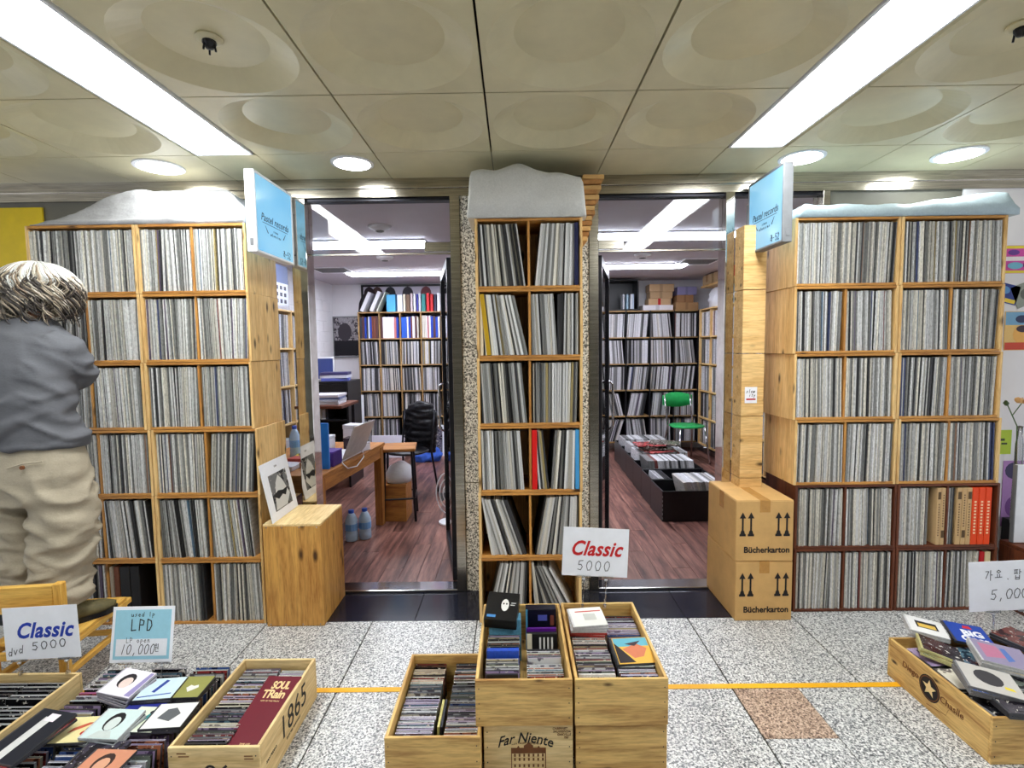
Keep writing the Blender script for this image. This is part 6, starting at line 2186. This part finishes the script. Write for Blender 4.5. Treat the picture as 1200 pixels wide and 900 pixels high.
# ---- right room
rb = random.Random(77)
xa = at(705, 440, 6.85).x
xb = at(817, 440, 6.85).x
cw_ = (xb - xa) / 4
t, mx, cells = grid_shelf('record_shelf', 'dark framed record shelf against the back wall of the right room', (xa, 6.85, 0), 0, 4, 5, cw_, .352, .3, ('oakX', 'black'), z0=.14)
LEAN = {(0, 1): 5, (0, 2): -5, (2, 1): 7, (2, 2): 5, (2, 3): 7, (3, 0): -13, (3, 1): 11, (3, 2): 6, (4, 0): 16, (4, 1): -8, (1, 0): -3, (1, 3): -6}
for (r_, c), ce in cells.items():
    fill(mx, ce, rb, LEAN.get((r_, c), rb.uniform(-1.5, 1.5)), start=.25 if LEAN.get((r_, c), 0) < -9 else 0, end=.97, dark=.15)
zt = .14 + 5 * .352 + .017
# black open cabinet on top, with a few discs
t = thing('wall_cabinet', 'black open cabinet on top of the right room shelf', 'cabinet', (xa - .12, 6.86, zt))
wc = cw_ * 1.55 + .12
part('cabinet_side', 'black', t, (0, .015, 0, .3, 0, .41)); part('cabinet_side', 'black', t, (wc - .015, wc, 0, .3, 0, .41))
part('cabinet_top', 'black', t, (.015, wc - .015, 0, .3, .395, .41)); part('cabinet_floor', 'black', t, (.015, wc - .015, 0, .3, 0, .02)); part('cabinet_back', 'black', t, (.015, wc - .015, .285, .3, .02, .395))
for (k, dx) in enumerate((.0, .05, .1, .125)):
    m = MB(); m.col = (rgb(206, 210, 216), rgb(170, 200, 220), rgb(220, 224, 232), rgb(190, 206, 226))[k]; m.cbox(0, .02, 0, .14, 0, .2, b=.002)
    tag(m.build('case', 'paint', loc=(xa - .12 + wc - .2 + dx, 6.9, zt + .021)), 'pale case standing in the black cabinet, %s from the left' % ('first', 'second', 'third', 'fourth')[k], 'case')
xo = xa + cw_ * 1.55 + .06
for (x, y, z, w, d, h, c, lb) in ((.0, 6.87, 0, .40, .28, .07, rgb(226, 222, 228), 'flat white carton on the right room shelf'), (.08, 6.9, .071, .30, .2, .085, rgb(206, 170, 130), 'tan carton with red tape above the white carton'), (.1, 6.9, .157, .30, .2, .09, rgb(190, 158, 120), 'tan carton in the middle of the carton pile'), (.09, 6.9, .248, .33, .2, .1, rgb(196, 164, 126), 'tan carton on top of the carton pile'),
                                (.44, 6.88, .0, .3, .26, .10, rgb(170, 132, 92), 'brown carton beside the carton pile'), (.46, 6.9, .101, .22, .22, .1, rgb(160, 120, 84), 'small brown carton beside the carton pile'), (.47, 6.92, .202, .26, .2, .11, rgb(150, 146, 190), 'lilac carton on top beside the carton pile')):
    t = thing('carton', lb, 'cardboard box', (xo + x, y, zt + z))
    m = MB(); m.col = c; m.cbox(0, w, 0, d, 0, h, b=.004); m.build('carton_body', 'paint', t)
    m = MB(); m.col = rgb(190, 40, 44) if 'red' in lb else tuple(v * .75 for v in c); m.box(w * .42, w * .54, -.001, d, h * .02, h + .0008); m.build('packing_tape', 'paint', t)
# side shelf along the right wall
xs = at(817, 440, 6.82).x
t, mx, cells = grid_shelf('record_shelf', 'record shelf along the right wall of the right room', (xs + .012, 6.8, 0), R(-90), 7, 5, .36, .352, .3, ('pineX', 'pineZ'), z0=.14)
for (r_, c), ce in cells.items():
    fill(mx, ce, rb, rb.uniform(-1, 1), dark=.05 if r_ < 3 else .3, tint=(1.0, .99, 1.04), tmin=.012, tmax=.03)
for k, (y, w, c, lb) in enumerate(((6.45, .3, rgb(196, 170, 130), 'tan carton high on the right wall shelf, far one'), (6.1, .28, rgb(190, 160, 120), 'tan carton high on the right wall shelf, middle one'), (5.76, .3, rgb(206, 60, 50), 'red and white carton high on the right wall shelf'))):
    t = thing('carton', lb, 'cardboard box', (xs + .03, y, zt + .30))
    m = MB(); m.col = c; m.cbox(0, .26, 0, w, 0, .12, b=.004); m.build('carton_body', 'paint', t)
    m = MB(); m.col = rgb(230, 226, 226) if 'red' in lb else rgb(160, 124, 84); m.box(-.001, .2, w * .42, w * .6, .03, .09 if 'red' in lb else .1208); m.build('carton_label', 'paint', t)
t = thing('high_board', 'pine board carrying the high cartons of the right room', 'shelf', (xs + .02, 5.5, zt + .27))
part('shelf_board', 'pineY', t, (0, .29, 0, 1.29, 0, .025))
for y in (.35, .95):
    part('bracket', 'pineZ', t, (.1, .12, y, y + .02, -.27, 0))
for (y, c, lb) in ((6.5, 'bagcloth', 'white plastic bag stuffed on the right wall shelf, far one'), (6.13, 'bluetarp', 'pale blue plastic bag on the right wall shelf'), (5.74, 'bagcloth', 'white plastic bag stuffed on the right wall shelf, near one')):
    m = MB(); m.rings([ell(0, 0, 0, .1, .14, 20), ell(0, 0, .1, .12, .16, 20), ell(0, 0, .2, .1, .13, 20), ell(0, 0, .24, .04, .06, 20)])
    o = remesh(m, 'plastic_bag', c, .014, None, 2, lambda p, n_: .014 * ridge(p, 9, 9, 11, 5))
    o.location = (xs + .15, y, zt + .008); tag(o, lb, 'bag')

# black bins of records on the floor
bins_y = [4.13 + .385 * k for k in range(6)]
x0, x1 = 1.205, 1.80
for k, y in enumerate(bins_y):
    t = thing('record_bin', 'black record bin on the floor of the right room, %s from the entrance' % ('first', 'second', 'third', 'fourth', 'fifth', 'sixth')[k], 'bin', (x0 + .012 * k, y, .003), 0, 'black floor bins')
    w, d, h = x1 - x0, .38, .255
    part('front_panel', 'black', t, (0, w, 0, .012, 0, h)); part('back_panel', 'black', t, (0, w, d - .012, d, 0, h))
    part('side_panel', 'black', t, (0, .012, .012, d - .012, 0, h)); part('side_panel', 'black', t, (w - .012, w, .012, d - .012, 0, h))
    part('floor_panel', 'black', t, (.012, w - .012, .012, d - .012, 0, .012))
    part('corner_bead', 'grey', t, *[(-.002, .004, -.002, .004, .02 + j * .036, .036 + j * .036) for j in range(6)], bev=.0008)
    room.mx = Matrix.Translation((x0 + .012 * k, y, .018))
    if k == 0:
        fill_packed(room, .014, w - .014, .03, 0, rb, .012, .022, .06, -14, .42, .99, .1, (1, 1, 1.04))
    elif k == 1:
        fill_packed(room, .014, w - .014, .03, 0, rb, .012, .022, .3, 12, .02, .25, .1, (.7, .7, .74), h=.24)
    else:
        fill_packed(room, .014, w - .014, .03, 0, rb, .014, .03, .03, -8 if k == 2 else 2, .04 if k > 2 else .15, .99, .1, (1, 1, 1.04))
    room.mx = None
for k in range(7):
    m = MB(); m.col = rb.choice([rgb(206, 200, 190), rgb(60, 80, 60), rgb(196, 90, 90), rgb(226, 220, 210), rgb(120, 110, 100)]); m.cbox(-.15, .15, -.11, .11, 0, .012, b=.002)
    tag(m.build('magazine', 'cover', loc=(1.52 + rb.uniform(-.1, .1), bins_y[3] + .14 + rb.uniform(-.06, .06), .334 + k * .0125), rot=(0, 0, R(rb.uniform(-30, 30)))), 'magazine in the loose pile on the fourth black bin, %s from below' % nth(k + 1), 'magazine', 'magazines on the black bins')
t = thing('red_canister', 'small red canister on the floor behind the cartons', 'canister', (at(860, 550, 3.25).x, 3.25, .003))
m = MB(); m.col = rgb(206, 30, 34); m.lathe([(.05, 0), (.055, .01), (.055, .36), (.035, .41), (.02, .42)], 16); m.build('tank', 'paint', t, smooth=True)
m = MB(); m.lathe([(.018, .42), (.02, .44), (.012, .47)], 10); m.build('valve', 'black', t)
tag(room.build('shop_records', 'lpstuff'), 'record sleeves filling the shelves and bins inside the shop', 'records', kind='stuff')
